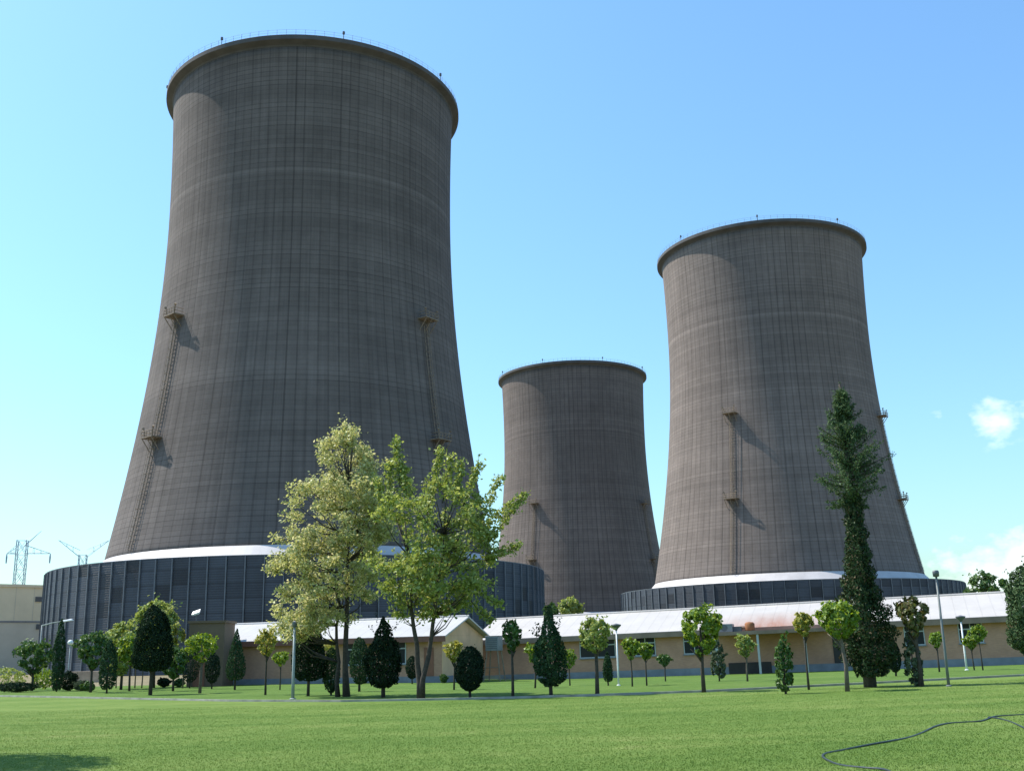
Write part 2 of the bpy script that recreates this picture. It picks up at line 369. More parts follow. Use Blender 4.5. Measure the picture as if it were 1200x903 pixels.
MT['rust'] = plain('rusty_steel', (0.23, 0.18, 0.13), 0.85, 0.35, 1.5)
MT['steel'] = plain('galvanised_steel', (0.21, 0.225, 0.24), 0.5, 0.15, 2.0, 0.3)
MT['bluesteel'] = plain('pylon_steel', (0.24, 0.33, 0.43), 0.5, 0.1, 0.5, 0.2)
MT['lamp'] = plain('lamp_dark_grey', (0.10, 0.11, 0.12), 0.5, 0.15, 4.0)
MT['white'] = plain('white_paint', (0.72, 0.74, 0.74), 0.45, 0.08, 2.0)
MT['greypaint'] = plain('grey_green_paint', (0.27, 0.31, 0.30), 0.5, 0.15, 3.0)
MT['frame'] = plain('window_frame_paint', (0.42, 0.43, 0.43), 0.5, 0.1, 2.0)
MT['darkpaint'] = plain('dark_grey_paint', (0.13, 0.15, 0.15), 0.5, 0.15, 3.0)
MT['roofR'] = sheet_roof('white_sheet_roof', (0.45, 0.415, 0.375), 0.9, 0.2, rust=(24.5, 7.0))
MT['roofL'] = sheet_roof('pale_sheet_roof', (0.42, 0.41, 0.395), 0.9, 0.2)
MT['brickR'] = brick('buff_brick', (0.52, 0.265, 0.17), (0.46, 0.225, 0.145), (0.40, 0.26, 0.19))
MT['gable'] = plain('peach_render', (0.74, 0.44, 0.26), 0.9, 0.12, 0.8)
MT['plinth'] = plain('grey_plinth', (0.22, 0.23, 0.25), 0.9, 0.2, 1.0)
MT['fascia'] = plain('brown_fascia', (0.25, 0.165, 0.12), 0.7, 0.2, 1.0)
MT['redfascia'] = plain('red_brown_fascia', (0.19, 0.075, 0.05), 0.7, 0.2, 1.0)
MT['door'] = plain('red_brown_door', (0.24, 0.09, 0.05), 0.6, 0.15, 2.0)
MT['beige'] = plain('beige_cladding', (0.74, 0.65, 0.47), 0.85, 0.08, 0.2)
MT['beigelow'] = plain('grey_beige_cladding', (0.60, 0.55, 0.45), 0.85, 0.1, 0.2)
MT['hut'] = plain('tan_hut_render', (0.17, 0.11, 0.07), 0.9, 0.15, 0.6)
MT['wallstone'] = plain('tan_stone', (0.36, 0.27, 0.19), 0.95, 0.3, 1.2)
MT['hose'] = plain('dark_rubber', (0.022, 0.032, 0.034), 0.45, 0.2, 6.0)
MT['doorshadow'] = plain('dark_door_and_shadow', (0.05, 0.042, 0.038), 0.9, 0.2, 1.0)  # dark door colour, also the painted shadow strip under the canopy
MT['orange'] = plain('orange_rust_tank', (0.26, 0.10, 0.035), 0.8, 0.25, 3.0)
mg, tg, bgl = mat('dark_glass'); bgl.inputs['Base Color'].default_value = (0.02, 0.025, 0.03, 1); bgl.inputs['Roughness'].default_value = 0.15; bgl.inputs['Specular IOR Level'].default_value = 0.2
_n = noise(tg, objco(tg), 0.8, 3); bump(tg, bgl, _n, 0.02, 0.2); MT['glass'] = mg

# ------------------------------------------------------------------ ground, lawn, path
def sheet(name, xs, ys, dz, m, edge=None, kind='structure'):
    xs = np.asarray(xs); ys = np.asarray(ys)
    X, Y = np.meshgrid(xs, ys)
    if edge is not None: Y = edge(X, Y)
    V = np.stack([X, Y, gz(X, Y) + dz], -1).reshape(-1, 3)
    nx, ny = len(xs), len(ys)
    i = np.arange(ny - 1)[:, None] * nx + np.arange(nx - 1)[None]
    F = np.stack([i, i + 1, i + nx + 1, i + nx], -1).reshape(-1, 4)
    o = link(name, mesh_np(name, V, F, True), m); return tag(o, kind=kind)
gx = np.concatenate([np.linspace(-4000, -140, 16), np.arange(-120, 121, 2.0), np.linspace(140, 4000, 16)])
gy = np.concatenate([np.linspace(-300, -20, 8), np.arange(-10, 131, 3.0), np.linspace(140, 6000, 24)])
sheet('ground', gx, gy, 0.0, MT['ground'])
# the lawn's far edge (the kerb): frontal, bending away on the left
def edgeY(x):
    x = np.asarray(x, float)
    return np.interp(x, [-60, -36, -28, -20, -14, -8, 0, 8, 16, 24, 60], [78, 74, 67, 59.5, 54, 50.2, 48.6, 48.2, 50.0, 52.0, 58])
fr = np.linspace(0, 1, 30)
lx = np.arange(-60, 61, 1.0)
sheet('lawn', lx, fr, 0.010, MT['lawn'], lambda X, Y: -6 + Y * (edgeY(X) + 6))
sheet('path', lx, np.linspace(0, 1, 4), 0.006, MT['path'], lambda X, Y: edgeY(X) + 0.15 + Y * 0.9)
sheet('back_lawn', lx, fr, 0.008, MT['backlawn'], lambda X, Y: edgeY(X) + 1.0 + Y * (np.maximum(98, edgeY(X) + 10) - edgeY(X) - 1.0))
V = []; F = []
for i, x in enumerate(np.arange(-60, 60.1, 1.0)):
    y = float(edgeY(x)); z = float(gz(x, y))
    V += [(x, y, z - 0.02), (x, y, z + 0.10), (x, y + 0.14, z + 0.10), (x, y + 0.14, z - 0.02)]
    if i:
        a = (i - 1) * 4; b_ = i * 4
        F += [(a, b_, b_+1, a+1), (a+1, b_+1, b_+2, a+2), (a+2, b_+2, b_+3, a+3)]
kb = MB().add(V, F).build('kerb', MT['kerb']); tag(kb, kind='structure')

# grass blades of the near lawn
def blades(n, x_of, y_of, hmin, hmax, wd, lean=0.5):
    y = y_of(n); x = x_of(n, y); z = gz(x, y) + 0.008
    h = rng.uniform(hmin, hmax, n); th = rng.uniform(0, 2 * np.pi, n)
    dx, dy = np.cos(th) * wd * 0.5, np.sin(th) * wd * 0.5
    lx_, ly_ = rng.normal(0, lean, n) * h, rng.normal(0, lean, n) * h
    V = np.empty((n, 3, 3)); V[:, 0] = np.stack([x - dx, y - dy, z], -1); V[:, 1] = np.stack([x + dx, y + dy, z], -1); V[:, 2] = np.stack([x + lx_, y + ly_, z + h], -1)
    return V.reshape(-1, 3), np.arange(n * 3).reshape(-1, 3)
def yfun(n): 
    u = rng.random(n); return 14 * np.exp(u * math.log(48.0 / 14))
V, F = blades(300000, lambda n, y: rng.uniform(-0.56, 0.56, n) * y, yfun, 0.010, 0.028, 0.018)
keep = V.reshape(-1, 3, 3)[:, 0, 1] < edgeY(V.reshape(-1, 3, 3)[:, 0, 0]) - 0.1
V = V.reshape(-1, 3, 3)[keep].reshape(-1, 3); F = np.arange(len(V)).reshape(-1, 3)
g1 = link('lawn_grass', mesh_np('lawn_grass', V, F), MT['blade'])
tag(g1, 'short mown green grass of the front lawn', 'grass', kind='stuff')

# ------------------------------------------------------------------ cooling towers
RT, ZT, B1, B2, RR, RS, ZS, ZB, HT = 29.733, 93.251, 92.457, 126.224, 31.81, 47.66, 18.15, 20.6, 120.0
def rprof(z):
    b = B1 if z < ZT else B2
    return RT * math.sqrt(1 + ((z - ZT) / b) ** 2)
TOW = {'A': (-42.43, 217.83, -0.30), 'B': (78.21, 316.29, 0.03), 'C': (25.94, 448.34, -4.0)}
def shell_hit(k, px, py):
    """azimuth and height of the point of tower k seen at a pixel"""
    X, Y, Z = TOW[k]; d = ray(px, py); D = math.hypot(X, Y); best = None
    for t in np.arange(D - 70, D + 40, 0.1):
        P = CAM + d * t; z = P[2] - Z
        rr = math.hypot(P[0] - X, P[1] - Y) - rprof(z)
        if best is None or rr < best[0]: best = (rr, P)
        if rr < 0: break
    P = P if rr < 0 else best[1]
    return math.atan2(P[1] - Y, P[0] - X), P[2] - Z
def radial(a, r_, z, tn=0.0):
    return (r_ * math.cos(a) - tn * math.sin(a), r_ * math.sin(a) + tn * math.cos(a), z)
NP = 100
def tower(k, label, mshell, ladders, seg=216):
    X, Y, Z = TOW[k]
    t = thing('cooling_tower', label, 'cooling tower', (X, Y, Z), group='concrete cooling towers of the power station')
    zs = list(np.linspace(ZB - 0.6, 118.2, 72)); prof = [(rprof(z), z) for z in zs]
    prof += [(rprof(118.2) - 0.5, 118.2)] + [(rprof(z) - 0.5, z) for z in zs[::-1]]
    MB().lathe(prof, seg, closed=True).build('shell', mshell, t, True)
    r0 = rprof(118.2)
    rp = [(r0 - 0.55, 118.21), (r0 + 0.02, 118.21), (r0 + 0.25, 118.5), (RR - 0.1, 118.98), (RR, 119.05), (RR, HT - 0.1), (RR - 0.08, HT), (r0 - 0.55, HT), (r0 - 0.55, 118.21)]
    MB().lathe(rp, seg, closed=False).build('rim', MT['rim'], t, False)
    hr = MB()
    for z in (HT + 0.55, HT + 1.1): hr.lathe([(RR - 0.2, z - 0.02), (RR - 0.18, z), (RR - 0.2, z + 0.02), (RR - 0.22, z)], 108, closed=True)
    for i in range(108):
        a = 2 * math.pi * i / 108; c = radial(a, RR - 0.2, HT); hr.beam(c, (c[0], c[1], HT + 1.15), 0.06)
    hr.build('handrail', MT['steel'], t)
    for i in range(8):
        a = math.pi / 4 * i + 0.35 + (0.2 if k == 'B' else 0)
        m = MB(); c = radial(a, RR - 0.1, 0)
        m.tube([(c[0], c[1], HT), (c[0], c[1], HT + 0.9)], 0.07, 8); m.tube([(c[0], c[1], HT + 0.9), (c[0], c[1], HT + 1.0), (c[0], c[1], HT + 1.5), (c[0], c[1], HT + 1.65)], [0.1, 0.26, 0.26, 0.1], 10)
        m.build('warning_light', MT['lamp'], t)
    # ring roof between the shell and the heat exchangers
    rb = rprof(ZB)
    MB().lathe([(rb - 0.3, ZB + 0.05), (rb + 0.08, ZB + 0.05), (rb + 2.1, ZS + 0.30), (rb + 2.1, ZS + 0.02)], 200).build('white_collar', MT['ringroof'], t)
    MB().lathe([(rb - 1.0, ZS + 0.0), (RS + 0.12, ZS + 0.0), (RS + 0.12, ZS - 0.15), (RS - 0.5, ZS - 0.15)], 200).build('flat_roof', MT['fin'], t)
    MB().lathe([(RS - 1.2, -1.0), (RS - 1.2, ZS - 0.16)], 200).build('inner_wall', MT['darkfin'], t, True)
    # louvred heat exchanger bays standing round the foot
    w_ = 2 * math.pi * RS / NP
    pm = MB(); h_ = w_ / 2 - 0.16
    pm.box(-h_, h_, -0.08, 0.0, -0.8, ZS - 0.16)
    fm = MB(); fm.box(h_ + 0.06, h_ + 0.25, -0.32, 0.20, -0.8, ZS - 0.17)
    me_p = None
    for i in range(NP):
        a = 2 * math.pi * (i + 0.5) / NP
        if me_p is None:
            o = pm.build('louvre_bay', MT['louvre'], t); me_p = o.data
            q = fm.build('fin', MT['fin'], o); me_f = q.data
        else:
            o = bpy.data.objects.new('louvre_bay', me_p); COL.objects.link(o); o.parent = t
            q = bpy.data.objects.new('fin', me_f); COL.objects.link(q); q.parent = o
        o.location = (RS * math.cos(a), RS * math.sin(a), 0); o.rotation_euler = (0, 0, a + math.pi / 2)
    # caged ladders and lamp platforms up the shell
    for a, plats in ladders:
        m = MB(); zt = max(plats)
        zz = np.arange(ZB + 0.6, zt, 1.6)
        for tn in (-0.45, 0.45):
            m.tube([radial(a, rprof(z) + 0.28, z, tn) for z in zz], 0.075, 5)
        for z in np.arange(ZB + 0.8, zt, 0.8):
            m.beam(radial(a, rprof(z) + 0.3, z, -0.45), radial(a, rprof(z) + 0.3, z, 0.45), 0.06)
        for z in np.arange(ZB + 1.6, zt, 1.6):
            ps = [radial(a, rprof(z) + 0.3 + 0.75 * math.sin(u), z, -0.5 * math.cos(u)) for u in np.linspace(0, math.pi, 7)]
            m.tube(ps, 0.035, 4)
        for tn in (-0.35, 0, 0.35):
            m.tube([radial(a, rprof(z) + 0.3 + 0.75 * math.sin(math.acos(tn / 0.5)), z, tn) for z in zz], 0.03, 4)
        m.build('ladder', MT['rust'], t)
        for z in plats:
            m = MB(); r_ = rprof(z)
            m.add([radial(a, r_ - 0.1, z + dz, tn) for dz in (0, 0.18) for tn in (-1.9, 1.9)] + [radial(a, r_ + 2.1, z + dz, tn) for dz in (0, 0.18) for tn in (-1.9, 1.9)],
                  [(0, 1, 5, 4), (2, 6, 7, 3), (0, 4, 6, 2), (1, 3, 7, 5), (4, 5, 7, 6), (0, 2, 3, 1)])
            for tn in (-1.6, 0, 1.6):
                m.beam(radial(a, r_ + 2.0, z, tn), radial(a, rprof(z - 2.2) + 0.02, z - 2.2, tn), 0.16)
            for tn in (-1.85, -0.9, 0, 0.9, 1.85): m.beam(radial(a, r_ + 2.05, z, tn), radial(a, r_ + 2.05, z + 1.3, tn), 0.10)
            for dz in (0.7, 1.3):
                m.beam(radial(a, r_ + 2.05, z + dz, -1.85), radial(a, r_ + 2.05, z + dz, 1.85), 0.10)
                for tn in (-1.85, 1.85): m.beam(radial(a, r_ + 0.1, z + dz, tn), radial(a, r_ + 2.05, z + dz, tn), 0.10)
            for tn in (-1.2, 1.2): m.tube([radial(a, r_ + 1.6, z, tn), radial(a, r_ + 1.7, z + 1.6, tn * 1.3), radial(a, r_ + 1.8, z + 2.0, tn * 1.5)], [0.1, 0.1, 0.26], 6)
            m.build('lamp_platform', MT['rust'], t)
    return t
def lad(k, pts):
    hs = [shell_hit(k, *p) for p in pts]
    return hs[0][0], [h[1] for h in hs]
aA1, zA1 = lad('A', [(209, 372), (188, 513)])
aA2, zA2 = lad('A', [(497, 376), (512, 517)])
aB1, zB1 = lad('B', [(857, 485), (858, 585)])
aC1, zC1 = lad('C', [(627, 590), (624, 656)])
tower('A', 'largest grey concrete cooling tower, standing nearest, behind the two big leafy trees', MT['shellA'], [(aA1, zA1), (aA2, zA2)])
tower('B', 'mid sized cooling tower behind the long white roof, its left flank sunlit', MT['shellB'], [(aB1, zB1), (aB1 + math.pi / 2 + 0.02, zB1)])
tower('C', 'smallest, most distant cooling tower, standing between the two larger ones', MT['shellC'], [(aC1, zC1), (aC1 + math.pi / 2, zC1)])

# ------------------------------------------------------------------ buildings
AX = R(-20.0)                                                  # both low buildings run this way
UX = np.array([math.cos(AX), math.sin(AX)]); UY = np.array([-UX[1], UX[0]])   # along facade, into depth
def facade_t(o, px, py=760):
    d = ray(px, py); A = np.array([[UX[0], -d[0]], [UX[1], -d[1]]]); s = np.linalg.solve(A, CAM[:2] - o[:2]); return s[0]
def low_building(name, label, o, length, depth, zb, eave, ridge, mwall, mroof, mfas, mgable, ov=0.55, tilt=0.0):
    t = thing(name, label, 'building', (o[0], o[1], zb), AX); t.rotation_euler = (0, -tilt, AX)   # follows the rising ground
    he, hr_ = eave - zb, ridge - zb
    MB().box(0, length, 0, depth, 0.45, he - 0.02).build('wall', mwall, t)
    MB().box(-0.06, length + 0.06, -0.06, depth + 0.06, -1.2, 0.448).build('plinth', MT['plinth'], t)
    for x in (-0.02, length - 0.1):
        m = MB(); y0, y1 = 0.0, depth; zt = hr_ - 0.16
        m.add([(x, y0, he - 0.018), (x, y1, he - 0.018), (x, depth / 2, zt), (x + 0.12, y0, he - 0.018), (x + 0.12, y1, he - 0.018), (x + 0.12, depth / 2, zt)],
              [(0, 1, 2), (5, 4, 3), (0, 2, 5, 3), (1, 4, 5, 2)])
        m.build('gable', mgable, t)
    sl = (hr_ - he) / (depth / 2)
    m = MB(); th = 0.12
    for s in (0, 1):
        ye = -ov if s == 0 else depth + ov; ze = he - sl * ov + 0.10; yr = depth / 2; zr = hr_ + 0.10
        a = [(-ov, ye, ze), (length + ov, ye, ze), (length + ov, yr, zr), (-ov, yr, zr)]
        b_ = [(x, y, z - th) for x, y, z in a]
        m.add(a + b_, [(0, 1, 2, 3) if s == 0 else (3, 2, 1, 0), (7, 6, 5, 4) if s == 0 else (4, 5, 6, 7), (0, 4, 5, 1), (0, 3, 7, 4), (1, 5, 6, 2)])
    rf = m.build('roof', mroof, t)
    MB().tube([(-ov, depth / 2, hr_ + 0.12), (length + ov, depth / 2, hr_ + 0.12)], 0.10, 8).build('ridge_cap', mroof, rf)
    MB().box(-ov, length + ov, -ov - 0.06, -ov + 0.02, he - sl * ov - 0.34, he - sl * ov + 0.07).build('fascia', mfas, rf)
    return t, he
def window(t, x0, x1, z0, z1, cols=2, nm='window'):
    f = MB(); d = -0.06; w_ = 0.07
    f.box(x0, x1, d, -0.003, z0, z0 + w_); f.box(x0, x1, d, -0.003, z1 - w_, z1)
    for i in range(cols + 1):
        x = x0 + (x1 - x0 - w_) * i / cols; f.box(x, x + w_, d + 0.003, -0.004, z0 + w_ + 0.001, z1 - w_ - 0.001)
    zm = z0 + (z1 - z0) * 0.62; f.box(x0 + w_, x1 - w_, d + 0.006, -0.005, zm, zm + 0.09)
    o = f.build(nm, MT['frame'], t)
    MB().box(x0 + 0.02, x1 - 0.02, -0.035, -0.006, z0 + 0.02, z1 - 0.02).build('pane', MT['glass'], o)
    MB().box(x0 - 0.08, x1 + 0.08, -0.14, -0.004, z0 - 0.085, z0 - 0.002).build('sill', MT['plinth'], o)
    return o
# long building on the right
OR = np.array([-3.3, 94.8])
pE = np.array([4.4, 92.0]); zbR = -0.40; TILT = 0.017
eaveR = 3.05
LR = 62.0
bR, heR = low_building('canteen_building', 'long low brick building with white sheet roof, stretching past the photo\'s edge', OR, LR, 11.0, zbR, eaveR, eaveR + 1.72,
                       MT['brickR'], MT['roofR'], MT['fascia'], MT['brickR'], tilt=TILT)
for a, b_, c in ((680, 722, 2), (745, 769, 2), (802, 840, 3), (1062, 1086, 2), (1126, 1155, 2)):
    window(bR, facade_t(OR, a), facade_t(OR, b_), 1.55, heR - 0.35, c)
# entrance canopy with posts
x0, x1 = facade_t(OR, 846), facade_t(OR, 972)
cn = MB().box(x0, x1, -2.6, -0.62, heR - 0.62, heR - 0.36).build('canopy', MT['fascia'], bR)
for px in (856, 904, 958):
    x = facade_t(OR, px) - 0.7; MB().box(x, x + 0.16, -2.5, -2.34, -0.9, heR - 0.625).build('post', MT['frame'], cn)
MB().box(facade_t(OR, 853), facade_t(OR, 903), -0.10, -0.064, -0.6, 0.75).build('painted_shadow_strip', MT['doorshadow'], bR)  # dark strip painting in the shadow along the wall's foot
MB().box(facade_t(OR, 977), facade_t(OR, 988), -0.05, -0.003, 0.46, 2.9).build('door', MT['doorshadow'], bR)
# shorter building on the left
OL_end = np.array([-5.85, 85.0]); LL = 21.0
OLo = OL_end - UX * LL; zbL = -0.2
eaveL = 3.33
bL, heL = low_building('workshop_building', 'shorter brick building with pale roof and peach gable, behind the big leafy trees', OLo, LL, 8.4, zbL, eaveL, eaveL + 1.37,
                       MT['brickR'], MT['roofL'], MT['redfascia'], MT['gable'])
MB().box(LL + 0.003, LL + 0.05, 0.02, 8.38, 0.455, heL - 0.03).build('end_wall', MT['gable'], bL)
for a, b_ in ((405, 425), (455, 476)):
    window(bL, facade_t(OLo, a), facade_t(OLo, b_), 1.4, heL - 0.3, 2)
MB().box(facade_t(OLo, 497), facade_t(OLo, 508), -0.05, -0.003, 0.46, 2.6).build('door', MT['door'], bL)
# tan hut beside it
hp = at(219, 790, 88); h2 = at(261, 790, 88); zt = zat(hp, 730)
t = thing('flat_roofed_hut', 'tan flat roofed hut left of the pale roofed brick building', 'building', (hp[0], 88, -0.2))
MB().box(0, h2[0] - hp[0], 0, 3.2, -0.5, zt + 0.2).build('wall', MT['hut'], t)
MB().box(-0.12, h2[0] - hp[0] + 0.12, -0.12, 3.32, zt + 0.203, zt + 0.38).build('roof', MT['hut'], t)
MB().box(0.5, 1.4, -0.06, -0.003, 0, 2.1).build('door', MT['door'], t)
MB().box(1.65, 2.3, -0.06, -0.003, 1.3, 2.2).build('window', MT['glass'], t)
# floodlight on the hut
fp = at(229, 726, 88.2); zr = zt + 0.38 - 0.2
fl = thing('floodlight', 'small white floodlight on the tan hut\'s flat roof', 'floodlight', (fp[0], 88.4, zr))
MB().tube([(0, 0, 0), (0, 0, 0.5)], 0.05, 8).build('pole', MT['lamp'], fl)
m = MB(); m.add([(-0.28, -0.2, 0.4), (0.28, -0.2, 0.55), (0.28, 0.1, 0.75), (-0.28, 0.1, 0.6), (-0.32, -0.25, 0.5), (0.3, -0.25, 0.72), (0.3, 0.02, 0.95), (-0.3, 0.02, 0.75)],
               [(3, 2, 1, 0), (4, 5, 6, 7), (0, 1, 5, 4), (1, 2, 6, 5), (2, 3, 7, 6), (3, 0, 4, 7)])
m.build('lamp_head', MT['white'], fl)
# big beige hall at the far left, behind the tower's foot
pa, pb = at(-130, 780, 236), at(75, 780, 262)
v = np.array([pb[0] - pa[0], pb[1] - pa[1]]); ln = np.linalg.norm(v); angh = math.atan2(v[1], v[0])
zt = zat(at(0, 780, 250), 686.5)
t = thing('beige_hall', 'large windowless beige hall at the foot of the largest tower', 'building', (pa[0], pa[1], -0.3), angh)
zm = zat(at(20, 780, 250), 727)
MB().box(0, ln, 0, 40, zm + 0.3, zt + 0.3).build('upper_wall', MT['beige'], t)
MB().box(0.05, ln - 0.05, 0.05, 39.95, -1, zm + 0.297).build('lower_wall', MT['beigelow'], t)
m = MB(); m.box(-0.3, ln + 0.3, -0.3, 40.3, zt + 0.303, zt + 0.9); m.build('parapet', MT['beige'], t)
MB().box(-0.1, ln, -0.12, -0.003, zm + 0.1, zm + 0.45).build('band', MT['plinth'], t)
def hall_pt(px, py):
    d = ray(px, py); A = np.array([[math.cos(angh), -d[0]], [math.sin(angh), -d[1]]]); s = np.linalg.solve(A, CAM[:2] - pa[:2]); return s[0], (CAM + d * s[1])[2] + 0.3
for (a, b_, c, d) in ((41, 50, 699, 704.5), (42, 46, 731, 737), (15, 19, 760, 766)):
    xa, za = hall_pt(a, d); xb, zb_ = hall_pt(b_, c)
    MB().box(xa, xb, -0.25, -0.01, za, zb_).build('vent', MT['lamp'], t)
for i in range(1, 9):
    x = ln * i / 9; MB().box(x - 0.06, x + 0.06, -0.06, -0.004, zm + 0.46, zt + 0.29).build('panel_joint', MT['beigelow'], t)
# low stone wall in front of the tower foot
p0, p1 = at(82, 790, 120), at(118, 790, 120)
m = MB(); m.box(0, p1[0] - p0[0], 0, 0.5, -0.6, zat(p0, 786.5) + 0.25)
o = m.build('stone_wall', MT['wallstone'], None, bevel=0.04); o.location = (p0[0], 120, -0.25); tag(o, 'low tan stone wall at the foot of the largest tower\'s left side', 'wall')

# cooler on a stand at the building corner, and the two boxes on the canopy
p = hit(580, 797); s = scale_at(p)
P3 = np.array([-1.9, 88.3]); zg = float(gz(P3[0], P3[1]))
cl = thing('evaporative_cooler', 'grey box air cooler on a tall steel stand at the brick building\'s corner', 'air cooler', (P3[0], P3[1], zg), R(-20))
zc = zat(P3, 762) - zg
m = MB(); m.box(-0.55, 0.55, -0.5, 0.5, zc, zc + 1.1); m.box(-0.58, 0.58, -0.53, 0.53, zc + 1.1, zc + 1.16); m.build('casing', MT['steel'], cl, bevel=0.02)
m = MB()
for i in range(6): m.box(-0.45, 0.45, -0.525, -0.503, zc + 0.15 + i * 0.15, zc + 0.22 + i * 0.15)
m.build('louvre', MT['lamp'], cl)
for sx in (-1, 1):
    for sy in (-1, 1): MB().beam((sx * 0.7, sy * 0.6, 0), (sx * 0.45, sy * 0.4, zc), 0.09).build('leg', MT['rust'], cl)
MB().beam((-0.6, -0.5, zc * 0.45), (0.6, -0.5, zc * 0.45), 0.06).build('brace', MT['rust'], cl)
def on_canopy(px, y): 
    x = facade_t(OR, px) ; q = OR + UX * x + UY * y; return (q[0], q[1], zbR + heR - 0.36 + TILT * x)
o_ = on_canopy(856, -1.7)
cl = thing('cooler_unit', 'grey boxy cooling unit sitting on the entrance canopy', 'air cooler', o_, AX)
MB().box(-0.6, 0.6, -0.5, 0.5, 0.0, 0.62).build('casing', MT['steel'], cl, bevel=0.03)
MB().tube([(0, -0.515, 0.31), (0, -0.505, 0.31)], 0.25, 16).build('fan_grille', MT['lamp'], cl)
MB().box(0.62, 1.25, -0.2, 0.2, 0.02, 0.4).build('duct', MT['lamp'], cl)
o_ = on_canopy(884, -1.6)
cl = thing('rusty_tank', 'small rust orange tank on the entrance canopy', 'tank', o_, AX)
MB().lathe([(0.0, 0.05), (0.36, 0.05), (0.38, 0.1), (0.38, 0.56), (0.25, 0.68), (0, 0.7)], 20).build('tank_body', MT['orange'], cl, True)
MB().box(-0.42, 0.42, -0.3, 0.3, 0, 0.045).build('base', MT['rust'], cl)
MB().tube([(-0.4, -0.1, 0.3), (-1.6, -0.1, 0.22), (-2.2, -0.1, 0.2)], 0.12, 8).build('pipe', MT['fascia'], cl)

# ------------------------------------------------------------------ pylons
def pylon(label, px, Y, ytop, body_w, arms, vee=False):
    g = at(px, 775, Y); t = thing('transmission_pylon', label, 'pylon', (g[0], Y, -1.0), R(12))
    H = zat(g, ytop) + 1.0
    m = MB(); n = 9; tw = body_w * 0.28; leg = 0.20
    wz = lambda u: body_w * (1 - u) + tw * u if u < 0.62 else (body_w * 0.38 + tw * 0.62)
    zsn = [H * u for u in np.linspace(0, 1, n + 1)]
    def cor(z):
        w_ = wz(z / H) / 2; return [(-w_, -w_, z), (w_, -w_, z), (w_, w_, z), (-w_, w_, z)]
    for i in range(n):
        a, b_ = cor(zsn[i]), cor(zsn[i + 1])
        for k in range(4):
            m.beam(a[k], b_[k], leg); m.beam(a[k], b_[(k + 1) % 4], leg * 0.55); m.beam(a[(k + 1) % 4], b_[k], leg * 0.55); m.beam(b_[k], b_[(k + 1) % 4], leg * 0.5)
    m.build('lattice_body', MT['bluesteel'], t)
    for z_, lft, rgt in arms:
        for s, lg in ((-1, lft), (1, rgt)):
            if lg == 0: continue
            m = MB(); w_ = wz(z_) / 2; z = z_ * H
            dz = 0 if not vee else lg * 0.8
            tip = (s * (w_ + lg), 0, z + dz)
            for yy in (-w_, w_):
                m.beam((s * w_, yy, z), tip, leg * 0.7); m.beam((s * w_, yy, z + 2.6), tip, leg * 0.6)
                for u in (0.3, 0.6):
                    a = np.array((s * w_, yy, z)) * (1 - u) + np.array(tip) * u; b_ = np.array((s * w_, yy, z + 2.6)) * (1 - u) + np.array(tip) * u
                    m.beam(a, b_, leg * 0.4)
            ar = m.build('cross_arm', MT['bluesteel'], t)
            if not vee:
                q = MB(); q.tube([tip, (tip[0], 0, tip[2] - 1.2), (tip[0], 0, tip[2] - 3.2)], [0.12, 0.28, 0.2], 6); q.build('insulator', MT['bluesteel'], ar)
    if not vee:
        q = MB()
        for yy in (-0.5, 0.5): q.beam((0.4, yy, H * 0.95), (5.6, 0, H + 3.2), 0.14)
        q.beam((0.4, 0, H), (3.2, 0, H + 1.2), 0.10); q.build('jib', MT['bluesteel'], t)
    return t
pylon('lattice pylon with side arms above the beige hall roof', 14, 360, 633, 5.5, [(0.90, 3, 7.5), (0.50, 3, 8.5)])
pylon('distant pylon with V shaped arms peeping over the tower\'s louvred foot', 88, 420, 650, 5, [(0.985, 8, 8)], True)

# ------------------------------------------------------------------ trees
def leaf_mesh(name, P, size, flat=None, aspect=0.6, jitter=0.35, up=0.0):
    """one diamond shaped leaf at each point; flat = outward directions the blades tend to face"""
    n = len(P); P = np.asarray(P)
    nrm = rng.normal(size=(n, 3))
    if flat is not None: nrm = nrm * 0.75 + flat * 1.0
    nrm[:, 2] += up
    nrm /= np.linalg.norm(nrm, axis=1, keepdims=True)
    a = np.cross(nrm, rng.normal(size=(n, 3))); a /= (np.linalg.norm(a, axis=1, keepdims=True) + 1e-9)
    b_ = np.cross(nrm, a)
    l = (size * rng.uniform(1 - jitter, 1 + jitter, n))[:, None]
    V = np.stack([P - a * l * 0.5, P + b_ * l * aspect * 0.5 + nrm * l * 0.08, P + a * l * 0.5, P - b_ * l * aspect * 0.5 + nrm * l * 0.08], 1)
    return mesh_np(name, V.reshape(-1, 3), np.arange(4 * n).reshape(-1, 4))
def lump(D, seed, k=3):
    """smooth directional noise for uneven outlines"""
    r = np.random.default_rng(seed); v = np.zeros(len(D))
    for f in range(k):
        for _ in range(3):
            w_ = r.normal(size=3) * (1.6 + 1.7 * f); v += np.sin(D @ w_ + r.uniform(0, 6.3)) / (1.5 + 1.2 * f)
    return v / 3.0
